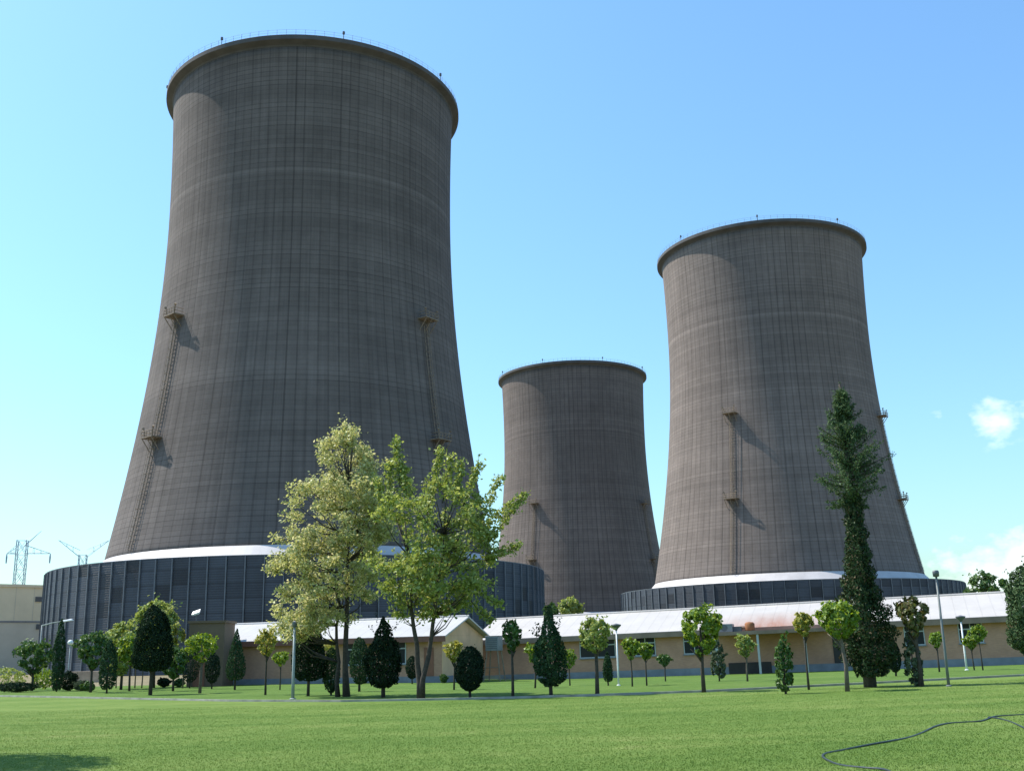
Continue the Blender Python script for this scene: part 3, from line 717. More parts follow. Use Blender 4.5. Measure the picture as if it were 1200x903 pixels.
def prof_points(n, prof, z0, z1, r_, seed, rough=0.16, depth=0.35, lean=(0, 0), clump=0.0, nk=60):
    """points in a rind of a body of revolution; prof = [(t, radius fraction)]"""
    t = rng.random(n); pt = [p[0] for p in prof]; pr = [p[1] for p in prof]
    keep = rng.random(n) < np.interp(t, pt, pr) + 0.12; t = t[keep]; n = len(t)
    th = rng.uniform(0, 2 * np.pi, n); rad = np.interp(t, pt, pr)
    D = np.stack([np.cos(th) * rad, np.sin(th) * rad, t * 2.2], -1)
    q = 1 + rough * lump(D * 1.6, seed) - np.abs(rng.normal(0, depth, n)) * 0.8
    q = np.clip(q, 0.02, 1.35)
    zz = z0 + (z1 - z0) * (t + rough * 0.25 * lump(D[:, [1, 0, 2]] * 2.2, seed + 5) * (t > 0.1))
    P = np.stack([np.cos(th) * rad * r_ * q + lean[0] * t, np.sin(th) * rad * r_ * q + lean[1] * t, zz], -1)
    out = np.stack([np.cos(th), np.sin(th), (t - 0.45) * 1.1], -1)
    if clump > 0:                                             # leaves gather into uneven tufts with gaps between
        k = min(len(P) // 12, nk); ci = rng.choice(len(P), k, replace=False); cc = P[ci].copy()
        ax_ = np.array([0, 0, (z0 + z1) / 2]); cc = ax_ + (cc - ax_) * rng.uniform(0.82, 1.16, (k, 1))
        d2 = ((P[:, None, :] - P[ci][None]) ** 2).sum(-1); j = d2.argmin(1)
        P = P + (cc[j] - P) * clump * rng.uniform(0.5, 1.1, (len(P), 1))
    return P, out
PROFS = {
    'egg': [(0, 0.25), (0.06, 0.62), (0.2, 0.92), (0.4, 1.0), (0.6, 0.9), (0.8, 0.66), (0.93, 0.36), (1, 0.05)],
    'bullet': [(0, 0.5), (0.05, 0.85), (0.2, 1.0), (0.45, 0.97), (0.7, 0.78), (0.88, 0.5), (1, 0.12)],
    'flame': [(0, 0.35), (0.08, 0.75), (0.22, 0.98), (0.38, 1.0), (0.55, 0.82), (0.7, 0.5), (0.85, 0.26), (1, 0.04)],
    'oval': [(0, 0.2), (0.08, 0.6), (0.25, 0.9), (0.5, 1.0), (0.72, 0.88), (0.9, 0.55), (1, 0.12)],
    'cone': [(0, 0.4), (0.06, 0.8), (0.18, 1.0), (0.4, 0.86), (0.65, 0.55), (0.85, 0.26), (1, 0.03)],
    'column': [(0, 0.5), (0.08, 0.85), (0.3, 1.0), (0.55, 0.92), (0.8, 0.6), (0.95, 0.25), (1, 0.05)],
    'globe': [(0, 0.15), (0.12, 0.42), (0.3, 0.78), (0.5, 0.97), (0.7, 1.0), (0.88, 0.8), (1, 0.3)],
    'goblet': [(0, 0.22), (0.15, 0.45), (0.35, 0.72), (0.6, 0.95), (0.8, 1.0), (0.93, 0.75), (1, 0.35)],
    'spire': [(0, 0.55), (0.1, 0.9), (0.3, 1.0), (0.5, 0.95), (0.62, 0.75), (0.7, 0.42), (0.85, 0.32), (0.95, 0.22), (1, 0.04)],
}
seedn = [10]
def place(px, by, cb, ct, wpx, Y=None):
    P = hit(px, by) if Y is None else np.array([at(px, by, Y)[0], Y, 0.0])
    if Y is not None: P[2] = float(gz(P[0], Y))
    return P, zat(P, cb) - P[2], zat(P, ct) - P[2], wpx * scale_at(P) / 2
def small_tree(name, label, px, by, cb, ct, wpx, shape, m, n=2600, leaf=0.13, rough=0.16, depth=0.3, trunk=0.06, Y=None, cat='tree', stems=1, bark='bark', wild=0.0, cx=0.0, group=None):
    seedn[0] += 1; sd_ = seedn[0]
    P, z0, z1, r_ = place(px, by, cb, ct, wpx, Y)
    t = thing(name, label, cat, tuple(P), group=group)
    off = cx * scale_at(P)
    loose = shape in ('globe', 'goblet') or m in ('mid', 'lime', 'green', 'rusty', 'grey')
    Q, out = prof_points(n, PROFS[shape], z0, z1, r_, sd_, rough, depth, clump=0.5 if loose else 0.10, nk=34 if loose else 110)
    if wild > 0:                                              # loose shoots poking out of the crown
        k = max(5, int(14 * wild))
        for i in range(k):
            th = rng.uniform(0, 2 * np.pi); el_ = rng.uniform(0.1, 1.3)
            d = np.array([np.cos(th) * np.cos(el_), np.sin(th) * np.cos(el_), np.sin(el_)])
            c = np.array([0, 0, (z0 + z1) / 2]); ln_ = rng.uniform(0.9, 1.25)
            u = rng.random(22)[:, None] * 0.5 + 0.55
            S = c + d * u * ln_ * np.array([r_, r_, (z1 - z0) / 2]) + rng.normal(0, r_ * 0.07, (22, 3))
            Q = np.vstack([Q, S]); out = np.vstack([out, np.tile(d, (22, 1))])
    Q[:, 0] += off * np.clip(Q[:, 2] / max(z1, .1), 0, 1)
    me = leaf_mesh('crown', Q, leaf, out, 0.6)
    link('crown', me, MT[m], t)
    b_ = MB()
    for s in range(stems):
        dx, dy = (0, 0) if stems == 1 else (rng.normal(0, 0.10), rng.normal(0, 0.10))
        zt_ = z0 + (z1 - z0) * 0.6
        pts = [(dx * 0.4, dy * 0.4, -0.1), (dx * 0.6 + rng.normal(0, .02), dy * 0.6, zt_ * 0.35), (dx + off * .7 + rng.normal(0, .03), dy + rng.normal(0, .03), zt_ * 0.75), (off + dx * 1.5, dy * 1.5, zt_)]
        b_.tube(pts, [trunk * 1.0, trunk * 0.8, trunk * 0.66, trunk * 0.3], 8)
        for i in range(5):                                    # limbs into the crown
            a0 = rng.uniform(0, 2 * np.pi); zq = z0 * rng.uniform(0.8, 1.05) + 0.05
            base = np.array([off * .8 + dx, dy, max(zq, 0.15)])
            tip = base + np.array([math.cos(a0) * r_ * 0.6, math.sin(a0) * r_ * 0.6, (z1 - z0) * rng.uniform(0.25, 0.5)])
            b_.tube([base, (base + tip) / 2 + np.array([0, 0, 0.05]), tip], [trunk * 0.5, trunk * 0.35, trunk * 0.12], 5)
    b_.build('trunk', MT[bark], t, True)
    return t

# the two big leafy trees: limbs first, leaf sprays along the twigs
def big_tree(label, px, by, env, stems, m, nclump, leaves_per, leaf, spray, seed, shoots=(), gap=0.0, group=None):
    """env = [(row, left px, right px)] outline of the crown in the photograph, turned into metres round the trunk"""
    r = np.random.default_rng(seed)
    P = hit(px, by); s = scale_at(P); t = thing('broadleaf_tree', label, 'tree', tuple(P), group=group)
    ez = np.array([zat(P, e[0]) - P[2] for e in env]); el_ = np.array([(e[1] - px) * s for e in env]); er = np.array([(e[2] - px) * s for e in env])
    o = np.argsort(ez); ez, el_, er = ez[o], el_[o], er[o]
    z0, z1 = ez[0], ez[-1]
    cl = []
    tries = 0
    while len(cl) < nclump and tries < 60000:
        tries += 1
        z = r.uniform(z0, z1); a, b_ = np.interp(z, ez, el_), np.interp(z, ez, er); c, h = (a + b_) / 2, (b_ - a) / 2
        d = r.uniform(-1, 1, 2); q = math.hypot(*d)
        if q > 1 or r.random() > 0.30 + 0.7 * q: continue
        if r.random() > (b_ - a) / (er - el_).max() + 0.1: continue
        p = np.array([c + d[0] * h, d[1] * min(h, (er - el_).max() * 0.42), z])
        if gap and any(np.linalg.norm(p - k) < gap for k in cl): continue
        cl.append(p)
    cl = np.array(cl)
    b_ = MB(); nodes = []
    for (dx0, dx1, rad, ztop) in stems:
        zt_ = ztop; pts = []
        for u in np.linspace(0, 1, 9):
            pts.append(np.array([dx0 * s * (1 - u) + dx1 * s * u + r.normal(0, 0.05) * (u > 0), r.normal(0, 0.07) * (u > 0), -0.1 + (zt_ + 0.1) * u]))
        b_.tube(pts, [rad * (1.3 if i == 0 else 1) * (1 - 0.85 * i / 8) + 0.01 for i in range(9)], 9)
        nodes += pts[2:]
    nodes = np.array(nodes)
    LP = []; LO = []
    def twig(base, tip, r0, nl, sg):
        mid = (base + tip) / 2 + np.array([0, 0, -0.12 * np.linalg.norm((tip - base)[:2])]) + r.normal(0, 0.06, 3)
        b_.tube([base, mid, tip], [r0, r0 * 0.6, 0.008], 5)
        u = r.random(nl) ** 0.6
        C_ = (1 - u)[:, None] ** 2 * base + (2 * u * (1 - u))[:, None] * mid + (u ** 2)[:, None] * tip
        return C_
    for p in cl:
        ok = nodes[nodes[:, 2] < p[2] - 0.25 * np.linalg.norm(p[:2])]
        if len(ok) == 0: ok = nodes[:2]
        b0 = ok[np.argmin(np.linalg.norm(ok - p, axis=1))]
        ln_ = np.linalg.norm(p - b0)
        twig(b0, p, 0.018 + 0.012 * ln_, 1, 0)
        for k in range(4):                                     # several sprays from each limb end
            d = r.normal(size=3); d[2] = abs(d[2]) * 0.6 - 0.1; d += (p - np.array([0, 0, p[2] - 1])) * 0.12; d /= np.linalg.norm(d)
            tip = p + d * spray * r.uniform(0.6, 1.3)
            Cc = twig(p, tip, 0.014, leaves_per // 4, 0)
            LP.append(Cc + r.normal(0, spray * 0.20, Cc.shape)); LO.append(np.tile(d, (len(Cc), 1)))
    for (sx, sy, tx, ty) in shoots:                            # long upright shoots standing out of the crown
        a = np.array([(sx - px) * s, r.normal(0, 0.4), zat(P, sy) - P[2]]); e = np.array([(tx - px) * s, a[1] + r.normal(0, 0.3), zat(P, ty) - P[2]])
        ln_ = np.linalg.norm(e - a); nl = int(ln_ * leaves_per * 0.85)
        Cc = twig(a, e, 0.03, nl, 0)
        LP.append(Cc + r.normal(0, 0.13, Cc.shape)); LO.append(np.tile((e - a) / ln_, (nl, 1)))
    LP = np.vstack(LP); LO = np.vstack(LO)
    link('crown', leaf_mesh('crown', LP, leaf, LO * 0.3, 0.62, 0.4, 0.25), MT[m], t)
    b_.build('trunk', MT['bark'], t, True)
    return t
big_tree('tall pale green leafy tree on paired trunks, the tallest broadleaf, before the largest tower', 400, 816,
         [(507, 392, 408), (522, 380, 424), (545, 374, 440), (568, 352, 448), (592, 338, 458), (620, 328, 458), (652, 324, 456), (690, 324, 446), (720, 324, 430), (742, 318, 372), (752, 322, 345)],
         [(-4, -6, 0.11, 7.2), (6, 4, 0.16, 11.0)], 'pale', 165, 190, 0.165, 0.75, 3, gap=0.42)
big_tree('green leafy tree with forked trunk and long straggling shoots on top', 493, 818,
         [(568, 470, 520), (588, 452, 560), (615, 440, 582), (645, 436, 585), (680, 442, 575), (705, 456, 560), (722, 470, 520)],
         [(0, -14, 0.15, 6.6), (1, 30, 0.13, 7.6)], 'mid', 92, 160, 0.175, 0.70, 5, gap=0.45,
         shoots=[(470, 590, 464, 516), (480, 600, 474, 545), (500, 600, 518, 524), (530, 600, 545, 543), (545, 600, 568, 548), (560, 620, 606, 588), (570, 640, 622, 580), (555, 660, 612, 640),
                 (520, 590, 532, 535), (450, 610, 440, 560), (560, 690, 590, 712), (550, 700, 578, 728), (570, 600, 592, 560), (455, 600, 456, 540)])

# tall ragged conifer on the right: tufted head, bare ivied neck, dense skirt
def tall_conifer():
    px, by = 1020, 805; P = hit(px, by); s = scale_at(P)
    t = thing('tall_conifer', 'tall dark conifer with tufted head, thin neck and dense lower skirt', 'tree', tuple(P))
    z = lambda y: zat(P, y) - P[2]
    ax = lambda zz: np.interp(zz, [0, z(700), z(590), z(448)], [0, 0, 0, -1 * s])
    b_ = MB(); zz = np.linspace(-0.1, z(450), 12)
    b_.tube([(ax(q), 0, q) for q in zz], [0.25 * (1 - i / 12.5) + 0.02 for i in range(12)], 10)
    r = np.random.default_rng(21); LP = []; LO = []
    def tuft(c, d, ln_, n, spread):
        e = c + d * ln_; u = r.random(n)[:, None]
        p = c + (e - c) * u + r.normal(0, 1, (n, 3)) * spread * (1.15 - 0.8 * u); p[:, 2] += -0.10 * ln_ * np.sin(u[:, 0] * 3)
        LP.append(p); LO.append(np.tile(d, (n, 1)))
        b_.tube([c, (c + e) / 2 - np.array([0, 0, 0.05 * ln_]), e], [0.035, 0.022, 0.006], 5)
    # head
    for i in range(105):
        q = r.uniform(z(588), z(455)); u = (q - z(588)) / (z(448) - z(588))
        h = np.interp(u, [0, 0.12, 0.3, 0.45, 0.62, 0.8, 1], [0.7, 1.5, 1.95, 1.75, 1.15, 0.55, 0.1])
        a0 = r.uniform(0, 2 * np.pi); ln_ = h * r.uniform(0.6, 1.12)
        d = np.array([math.cos(a0), math.sin(a0), 0.25 + 0.45 * u + r.normal(0, 0.15)]); d /= np.linalg.norm(d)
        tuft(np.array([ax(q), 0, q - 0.25]), d, ln_, 150, 0.13)
    for (tx, ty, sy) in ((966, 588, 580), (976, 592, 584), (1036, 533, 552), (1040, 545, 556), (970, 520, 545), (1022, 596, 580)):
        q = z(sy); c = np.array([ax(q), r.normal(0, .2), q]); e = np.array([(tx - px + 0.076 * (by - ty)) * s, r.normal(0, .3), z(ty)]); d = e - c; ln_ = np.linalg.norm(d); tuft(c, d / ln_, ln_, 130, 0.09)
    tuft(np.array([ax(z(462)), 0, z(466)]), np.array([0, 0, 1.0]), z(447) - z(466), 60, 0.05)
    link('head', leaf_mesh('head', np.vstack(LP), 0.13, np.vstack(LO) * .4, 0.35, 0.4), MT['cedar'], t)
    # neck and skirt
    n = 24000
    t_ = r.random(n); q = z(792) + (z(578) - z(792)) * t_
    hw = np.interp(q, [z(795), z(785), z(765), z(735), z(712), z(690), z(660), z(640), z(605), z(578)], [0.4, 0.75, 1.05, 1.12, 1.0, 0.74, 0.60, 0.48, 0.36, 0.30])
    keep = r.random(n) < hw / 1.1 + 0.15; q = q[keep]; hw = hw[keep]; n = len(q)
    a0 = r.uniform(0, 2 * np.pi, n); D = np.stack([np.cos(a0), np.sin(a0), q * 0.8], -1)
    rad = hw * np.clip(1 + 0.52 * lump(D * 2.2, 77, 4) - np.abs(r.normal(0, 0.28, n)), 0.05, 1.5)
    pts = np.stack([ax(q) + np.cos(a0) * rad, np.sin(a0) * rad, q], -1)
    link('skirt', leaf_mesh('skirt', pts, 0.135, np.stack([np.cos(a0), np.sin(a0), 0 * a0], -1), 0.5, 0.4), MT['ivy'], t)
    b_.build('trunk', MT['bark'], t, True)
tall_conifer()

GL = 'young globe headed trees along the lawn'
ST = small_tree
# dark clipped evergreens along the kerb
ST('clipped_evergreen', 'tall dark egg shaped evergreen on a bare trunk, before the bushy light green trees', 176, 814, 786, 708, 46, 'bullet', 'dark', 13000, 0.13, 0.17, 0.24, 0.13, wild=0.6, group='dark evergreens along the lawn')
ST('clipped_evergreen', 'dark evergreen beside the pale lamp pole, under the tallest broadleaf', 361, 815, 797, 724, 39, 'bullet', 'dark', 10000, 0.12, 0.16, 0.24, 0.09, wild=0.5, group='dark evergreens along the lawn')
ST('ragged_evergreen', 'dark ragged topped evergreen between the two big leafy trees', 449, 817, 806, 722, 44, 'flame', 'dark', 11000, 0.12, 0.30, 0.2, 0.11, wild=0.4, group='dark evergreens along the lawn')
ST('clipped_evergreen', 'slim mid green evergreen touching the ragged topped dark one', 421, 810, 802, 746, 25, 'oval', 'cypress', 3000, 0.12, 0.12, 0.25, 0.08, group='dark evergreens along the lawn')
ST('clipped_evergreen', 'squat near black oval evergreen before the peach gable', 551, 817, 809, 757, 36, 'oval', 'dark', 7000, 0.105, 0.2, 0.2, 0.07, wild=0.8, group='dark evergreens along the lawn')
ST('pointed_evergreen', 'pointed dark evergreen with feathery outline before the long building\'s left end', 646, 816, 804, 710, 38, 'flame', 'cypress', 6500, 0.13, 0.26, 0.25, 0.09, wild=0.6, group='dark evergreens along the lawn')
ST('clipped_evergreen', 'low dark evergreen hugging the tallest broadleaf\'s paired trunks', 388, 814, 811, 758, 22, 'oval', 'cypress', 2800, 0.12, 0.16, 0.25, 0.06, group='dark evergreens along the lawn')
ST('pointed_evergreen', 'dark cone shaped evergreen before the shorter building\'s left end', 275, 808, 797, 736, 24, 'cone', 'cypress', 3600, 0.13, 0.08, 0.22, 0.08, group='dark evergreens along the lawn')
ST('columnar_cypress', 'dark column cypress before the bushy light green trees', 125, 812, 807, 748, 21, 'column', 'cypress', 3600, 0.13, 0.08, 0.22, 0.07, group='narrow cypresses')
ST('columnar_cypress', 'thinnest cypress, a tall spindle before the beige hall\'s corner', 66, 810, 808, 724, 15, 'column', 'cypress', 3200, 0.16, 0.14, 0.22, 0.06, group='narrow cypresses')
ST('columnar_cypress', 'tiny dark cypress beside the white lamp with funnel head', 713, 803, 798, 764, 12, 'column', 'cypress', 1500, 0.12, 0.08, 0.2, 0.05, group='narrow cypresses')
ST('columnar_cypress', 'grey green cypress at the entrance canopy', 843, 798, 794, 748, 18, 'column', 'grey', 2600, 0.14, 0.14, 0.25, 0.05, wild=0.3, group='narrow cypresses')
ST('columnar_cypress', 'leafy green column shrub standing alone on the kerb before the canopy', 921, 813, 810, 742, 22, 'column', 'green', 3000, 0.12, 0.30, 0.28, 0.05, wild=0.7, group='narrow cypresses')
ST('clipped_evergreen', 'small dark oval evergreen glimpsed behind the forked tree\'s trunk', 483, 801, 795, 768, 16, 'oval', 'dark', 2400, 0.11, 0.08, 0.2, 0.06, group='dark evergreens behind the kerb')
ST('clipped_evergreen', 'small dark oval evergreen before the tan hut\'s corner', 248, 807, 800, 763, 18, 'oval', 'dark', 2400, 0.11, 0.08, 0.2, 0.06, group='dark evergreens behind the kerb')
ST('clipped_evergreen', 'dark bush in the gap behind the low bright green globe tree', 222, 806, 799, 756, 24, 'oval', 'dark', 2400, 0.11, 0.1, 0.2, 0.06, group='dark evergreens behind the kerb')
ST('clipped_evergreen', 'small dark evergreen just right of the tall conifer\'s skirt', 1050, 792, 787, 750, 16, 'oval', 'dark', 2400, 0.11, 0.1, 0.2, 0.06, group='dark evergreens behind the kerb')
ST('grey_shrub', 'grey green ragged shrub clinging to the reddish topped tree', 1073, 804, 801, 738, 22, 'column', 'grey', 2400, 0.12, 0.3, 0.3, 0.05, wild=0.6, cat='shrub')
# globe headed young trees
ST('globe_tree', 'bright green flat topped globe tree before the tan hut', 234, 812, 775, 742, 38, 'globe', 'lime', 2080, 0.165, 0.40, 0.35, 0.11, wild=1.4, group=GL, bark='palebark')
ST('globe_tree', 'yellow green globe tree left of the pale lamp pole', 311, 814, 770, 738, 27, 'globe', 'yellow', 1200, 0.154, 0.48, 0.40, 0.07, wild=1.6, group=GL)
ST('globe_tree', 'low yellow green globe tree just left of the beside-lamp dark evergreen', 328, 808, 780, 764, 20, 'globe', 'lime', 720, 0.154, 0.48, 0.40, 0.05, wild=1.2, group=GL)
ST('globe_tree', 'small dark green globe tree beside the air cooler on its stand', 601, 817, 766, 729, 25, 'goblet', 'green', 1760, 0.143, 0.40, 0.35, 0.075, wild=1.2, group=GL)
ST('globe_tree', 'round green globe tree before the long building\'s first window', 700, 815, 765, 724, 39, 'globe', 'mid', 2560, 0.154, 0.35, 0.35, 0.10, wild=1.4, group=GL)
ST('globe_tree', 'biggest globe tree, lush lime green, before the canopy\'s left end', 825, 811, 770, 711, 49, 'globe', 'lime', 3680, 0.165, 0.32, 0.33, 0.10, wild=1.8, group=GL)
ST('globe_tree', 'slim yellow green globe tree just right of the white funnel lamp', 741, 804, 773, 749, 21, 'globe', 'lime', 880, 0.165, 0.45, 0.40, 0.05, wild=1.4, group=GL)
ST('globe_tree', 'slim globe tree before the long building\'s second window', 758, 803, 773, 754, 18, 'globe', 'lime', 800, 0.165, 0.48, 0.40, 0.05, wild=1.4, group=GL)
ST('globe_tree', 'tiny flat headed tree between the second and third windows', 780, 798, 780, 767, 17, 'globe', 'green', 720, 0.154, 0.40, 0.40, 0.05, wild=1.0, group=GL)
ST('globe_tree', 'green globe tree before the painted shadow strip under the canopy', 876, 798, 770, 745, 23, 'globe', 'mid', 1200, 0.165, 0.40, 0.38, 0.06, wild=1.2, group=GL, bark='palebark')
ST('globe_tree', 'small yellow green globe tree left of the feathery pointed evergreen', 627, 806, 777, 754, 22, 'goblet', 'lime', 960, 0.154, 0.48, 0.40, 0.06, wild=1.2, group=GL)
ST('globe_tree', 'small pale green tree close behind the first window\'s round globe tree', 668, 803, 783, 762, 17, 'globe', 'lime', 720, 0.154, 0.48, 0.40, 0.05, wild=1.0, group=GL)
ST('globe_tree', 'thin yellow leaved tree left of the tall conifer', 948, 808, 745, 719, 23, 'goblet', 'yellow', 1040, 0.143, 0.48, 0.42, 0.055, wild=1.8, group=GL)
ST('globe_tree', 'lime green flat topped tree leaning against the tall conifer', 993, 810, 748, 706, 50, 'globe', 'lime', 2720, 0.165, 0.40, 0.36, 0.10, wild=1.8, cx=-5, group=GL, bark='palebark')
ST('globe_tree', 'reddish tinged globe tree right of the tall conifer', 1080, 804, 746, 701, 36, 'globe', 'rusty', 2400, 0.154, 0.38, 0.36, 0.12, wild=1.4, cx=-2, group=GL)
ST('globe_tree', 'tiny lime globe tree just left of the tallest grey pole', 1101, 787, 758, 741, 17, 'globe', 'lime', 880, 0.165, 0.32, 0.35, 0.06, wild=0.8, group=GL)
ST('globe_tree', 'lower of two lime globes before the long building\'s last window', 1142, 785, 760, 745, 19, 'globe', 'lime', 880, 0.165, 0.32, 0.35, 0.05, wild=0.8, group=GL)
ST('globe_tree', 'upper of two lime globes before the long building\'s last window', 1152, 785, 752, 733, 19, 'globe', 'lime', 960, 0.165, 0.32, 0.35, 0.05, wild=0.8, group=GL)
ST('globe_tree', 'yellow green globe tree half hidden by the squat oval evergreen', 532, 808, 776, 752, 23, 'globe', 'yellow', 1040, 0.154, 0.45, 0.40, 0.06, wild=1.2, group=GL)
ST('globe_tree', 'yellowish globe tree behind the paired trunks', 383, 804, 776, 750, 20, 'globe', 'yellow', 800, 0.165, 0.45, 0.40, 0.05, wild=1.2, group=GL)
ST('globe_tree', 'round dark green tree before the beige hall', 37, 809, 790, 752, 46, 'globe', 'green', 3200, 0.220, 0.40, 0.35, 0.11, wild=1.4, group=GL)
ST('globe_tree', 'dark green globe tree left of the column cypress', 106, 811, 784, 742, 38, 'globe', 'green', 2560, 0.220, 0.45, 0.36, 0.10, wild=1.4, group=GL)
# bushy light trees further back on the left
BK = 'bushy trees behind the left of the lawn'
ST('bushy_tree', 'leftmost light green bushy tree behind the column cypress', 142, 802, 790, 727, 56, 'oval', 'mid', 5000, 0.26, 0.3, 0.4, 0.12, Y=84, wild=0.8, group=BK)
ST('bushy_tree', 'tallest light green bushy tree, behind the tall egg shaped evergreen', 180, 802, 785, 703, 66, 'oval', 'mid', 7000, 0.26, 0.3, 0.4, 0.14, Y=88, wild=1.0, group=BK)
ST('bushy_tree', 'yellow green bushy tree right behind the egg shaped evergreen\'s left side', 152, 802, 778, 745, 36, 'globe', 'lime', 3000, 0.22, 0.3, 0.4, 0.09, Y=79, wild=0.8, group=BK)
ST('bushy_tree', 'low dark bushy tree behind the egg shaped evergreen\'s right side', 203, 804, 795, 758, 30, 'oval', 'green', 3000, 0.2, 0.3, 0.4, 0.09, Y=76, wild=0.6, group=BK)
for i, (px, hgt) in enumerate(((136, 775), (158, 776), (166, 778), (214, 775))):
    ST('sapling', ['thin sapling right of the column cypress', 'thin pale sapling left of the egg shaped evergreen\'s trunk', 'thin sapling close beside the egg shaped evergreen\'s trunk', 'thin sapling left of the bright flat topped globe tree'][i],
       px, 806, hgt + 4, hgt - 14, 16, 'globe', ['mid', 'lime', 'mid', 'lime'][i], 500, 0.16, 0.3, 0.4, 0.06, wild=0.5, bark='palebark', group='saplings behind the left of the lawn')
# conifer cut by the right edge, tree tops behind the buildings
ST('edge_conifer', 'grey green conifer cut off by the photo\'s edge, beside the long building', 1222, 796, 775, 660, 60, 'oval', 'cedar', 15000, 0.14, 0.34, 0.3, 0.2, wild=1.0)
ST('far_tree', 'dark tree top showing above the long white roof', 1165, 770, 735, 672, 50, 'globe', 'green', 6000, 0.4, 0.35, 0.4, 0.3, Y=140, wild=0.8)
ST('far_tree', 'green tree top peeping over the white roof before the smallest tower', 670, 775, 745, 700, 32, 'globe', 'mid', 4500, 0.4, 0.4, 0.45, 0.3, Y=150, wild=1.0)
ST('far_tree', 'low green tree top over the white roof\'s left end, at the louvred skirt\'s edge', 648, 775, 745, 708, 20, 'globe', 'green', 2500, 0.4, 0.4, 0.45, 0.25, Y=148, wild=0.8)
# low bushes in the beds on the left
SH = 'low bushes in the beds on the left'
for i, (px, by, ct, wd, m_, lab) in enumerate((
    (8, 809, 781, 46, 'mid', 'light green bush cut off by the photo\'s left edge'), (50, 807, 783, 34, 'lime', 'light green bush between the round tree and the spindle cypress'),
    (80, 809, 786, 22, 'dark', 'round dark bush right of the spindle cypress'), (20, 811, 799, 44, 'dark', 'low dark hedge bush before the round tree'),
    (94, 809, 797, 18, 'grey', 'grey leaved bush left of the column cypress'), (104, 810, 799, 16, 'green', 'small green bush under the dark globe tree'),
    (192, 805, 794, 15, 'dark', 'tiny dark bush right of the egg shaped evergreen\'s trunk'), (210, 805, 795, 14, 'green', 'tiny green bush left of the flat topped globe tree'),
    (424, 801, 794, 14, 'dark', 'small dark tuft before the shorter building\'s plinth'), (520, 800, 790, 9, 'green', 'small green tuft at the foot of the peach gable wall'))):
    ST('bush', lab, px, by, by - 1, ct, wd, 'oval', m_, 1600, 0.16, 0.3, 0.35, 0.03, cat='shrub', wild=0.5, group=SH)
# tree added outside the frame so its shade darkens the lawn's near left corner
o = thing('added_shade_tree', 'leafy tree at the lawn\'s near left, outside the photo, shading its corner', 'tree', (-17.6, 24.3, -0.2))
Q, out = prof_points(14000, PROFS['oval'], 6.8, 12.0, 3.1, 400, 0.2, 0.5)
link('crown', leaf_mesh('crown', Q, 0.22, out), MT['mid'], o)
MB().tube([(0, 0, -0.1), (0.05, 0, 4.5), (0, 0.05, 9.5)], [0.28, 0.2, 0.06], 8).build('trunk', MT['bark'], o, True)

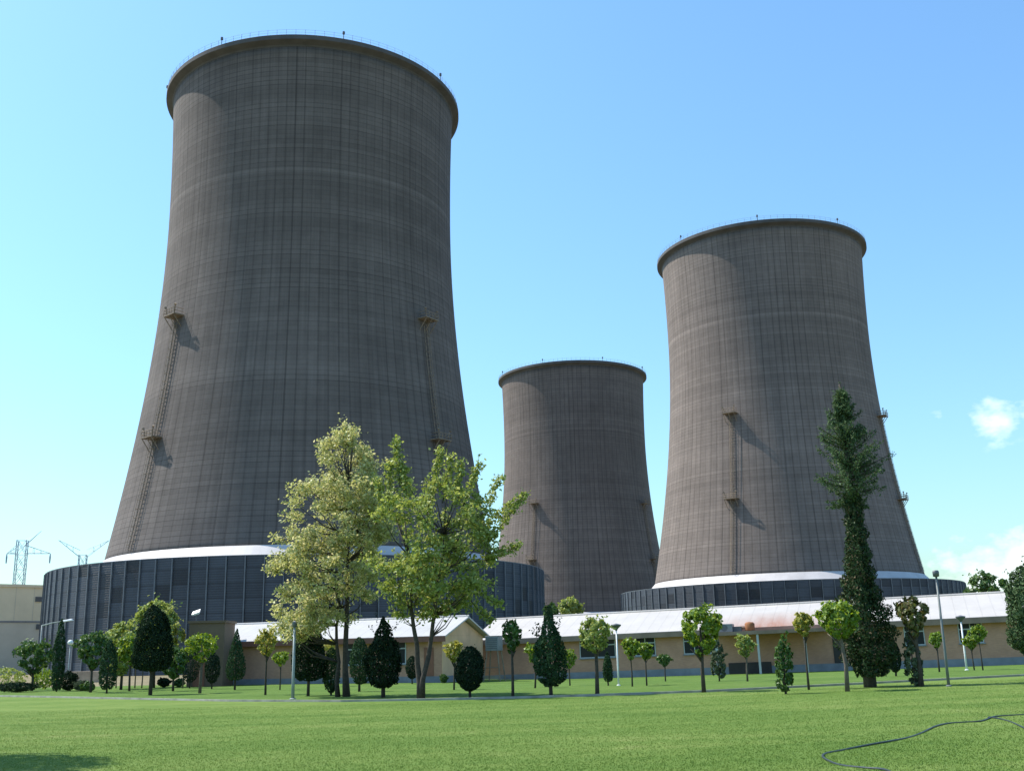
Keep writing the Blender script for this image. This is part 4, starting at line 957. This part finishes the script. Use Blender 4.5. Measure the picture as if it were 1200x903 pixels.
# ------------------------------------------------------------------ lamps
def lamp(label, px, by, ct, mpole, rad, head, lean_px=None, Y=None):
    P = hit(px, by) if Y is None else np.array([at(px, by, Y)[0], Y, float(gz(at(px, by, Y)[0], Y))])
    h = zat(P, ct) - P[2]
    t = thing('lamp_post', label, 'lamp post', tuple(P), group='lamp posts round the lawn')
    MB().tube([(0, 0, -0.05), (0, 0, h * 0.3), (0, 0, h)], [rad * 1.15, rad, rad * 0.75], 10).build('pole', mpole, t, True)
    MB().lathe([(0.0, 0.0), (rad * 2.2, 0.0), (rad * 2.2, 0.04), (rad * 1.3, 0.07), (rad * 1.3, 0.0)], 16).build('base', mpole, t)
    if head == 'funnel':
        MB().lathe([(0.05, h - 0.12), (0.1, h - 0.02), (0.27, h + 0.14), (0.30, h + 0.19), (0.28, h + 0.22), (0, h + 0.29)], 20).build('lamp_head', MT['lamp'], t, True)
    elif head == 'cap':
        MB().lathe([(0.06, h - 0.02), (0.12, h + 0.0), (0.13, h + 0.18), (0.10, h + 0.24), (0, h + 0.25)], 14).build('lamp_head', MT['lamp'], t, True)
    elif head == 'arm':
        L_ = 1.9
        MB().tube([(0, 0, h - 0.05), (0.5 * L_, 0, h + 0.18), (L_, 0, h + 0.3)], [0.06, 0.05, 0.04], 6).build('arm', mpole, t)
        m = MB(); m.add([(L_ - .1, -.16, h + .22), (L_ + .8, -.2, h + .34), (L_ + .8, .2, h + .34), (L_ - .1, .16, h + .22), (L_ - .1, -.1, h + .36), (L_ + .7, -.13, h + .48), (L_ + .7, .13, h + .48), (L_ - .1, .1, h + .36)],
                        [(3, 2, 1, 0), (4, 5, 6, 7), (0, 1, 5, 4), (1, 2, 6, 5), (2, 3, 7, 6), (3, 0, 4, 7)])
        m.build('lamp_head', MT['white'], t, bevel=0.03)
    elif head == 'bulb':
        MB().lathe([(0.06, h), (0.22, h + 0.05), (0.26, h + 0.22), (0.15, h + 0.40), (0, h + 0.44)], 14).build('lamp_head', MT['white'], t, True)
    return t
lamp('pale grey green lamp pole under the tallest broadleaf\'s left edge', 343, 819, 734, MT['greypaint'], 0.075, 'cap')
lamp('white lamp post with dark funnel head before the long building', 725, 803, 736, MT['white'], 0.05, 'funnel')
lamp('tallest lamp post, a grey pole with small dark cap', 1112, 804, 675, MT['darkpaint'], 0.052, 'cap')
lamp('short white lamp post with funnel head before the long building\'s last window', 1133, 785, 726, MT['white'], 0.055, 'funnel')
lamp('lamp post with white head on a side arm before the beige hall', 43, 806, 732, MT['greypaint'], 0.05, 'arm', Y=96)
lamp('small lamp post with white bulb before the largest tower\'s louvred foot', 79, 800, 755, MT['greypaint'], 0.05, 'bulb', Y=100)

# ------------------------------------------------------------------ hose on the lawn
pts = [(1046, 907), (1035, 903), (1012, 900.5), (985, 897), (970, 892), (964, 887), (969, 883), (985, 880), (1020, 873.5), (1050, 868), (1068, 863.5), (1082, 858.5), (1096, 852), (1112, 848), (1132, 846.5), (1150, 845.5),
       (1165, 840.5), (1185, 838.5), (1205, 837.5), (1225, 838), (1240, 842), (1236, 851), (1216, 857), (1203, 855), (1194, 850.5), (1183, 845.5), (1170, 842.5), (1157, 841)]
W3 = [hit(*p) for p in pts]
fine = []
for i in range(len(W3) - 1):
    p0_, p1_, p2_, p3_ = W3[max(i - 1, 0)], W3[i], W3[i + 1], W3[min(i + 2, len(W3) - 1)]
    for u in np.linspace(0, 1, 6, endpoint=False):
        q = 0.5 * ((2 * p1_) + (-p0_ + p2_) * u + (2 * p0_ - 5 * p1_ + 4 * p2_ - p3_) * u ** 2 + (-p0_ + 3 * p1_ - 3 * p2_ + p3_) * u ** 3)
        q[2] = float(gz(q[0])) + 0.022 + 0.006 * math.sin(i * 1.7 + u * 2); fine.append(q)
h = MB().tube(fine, 0.018, 8).build('garden_hose', MT['hose'], None, True); tag(h, 'dark garden hose snaking loosely across the front lawn', 'hose')
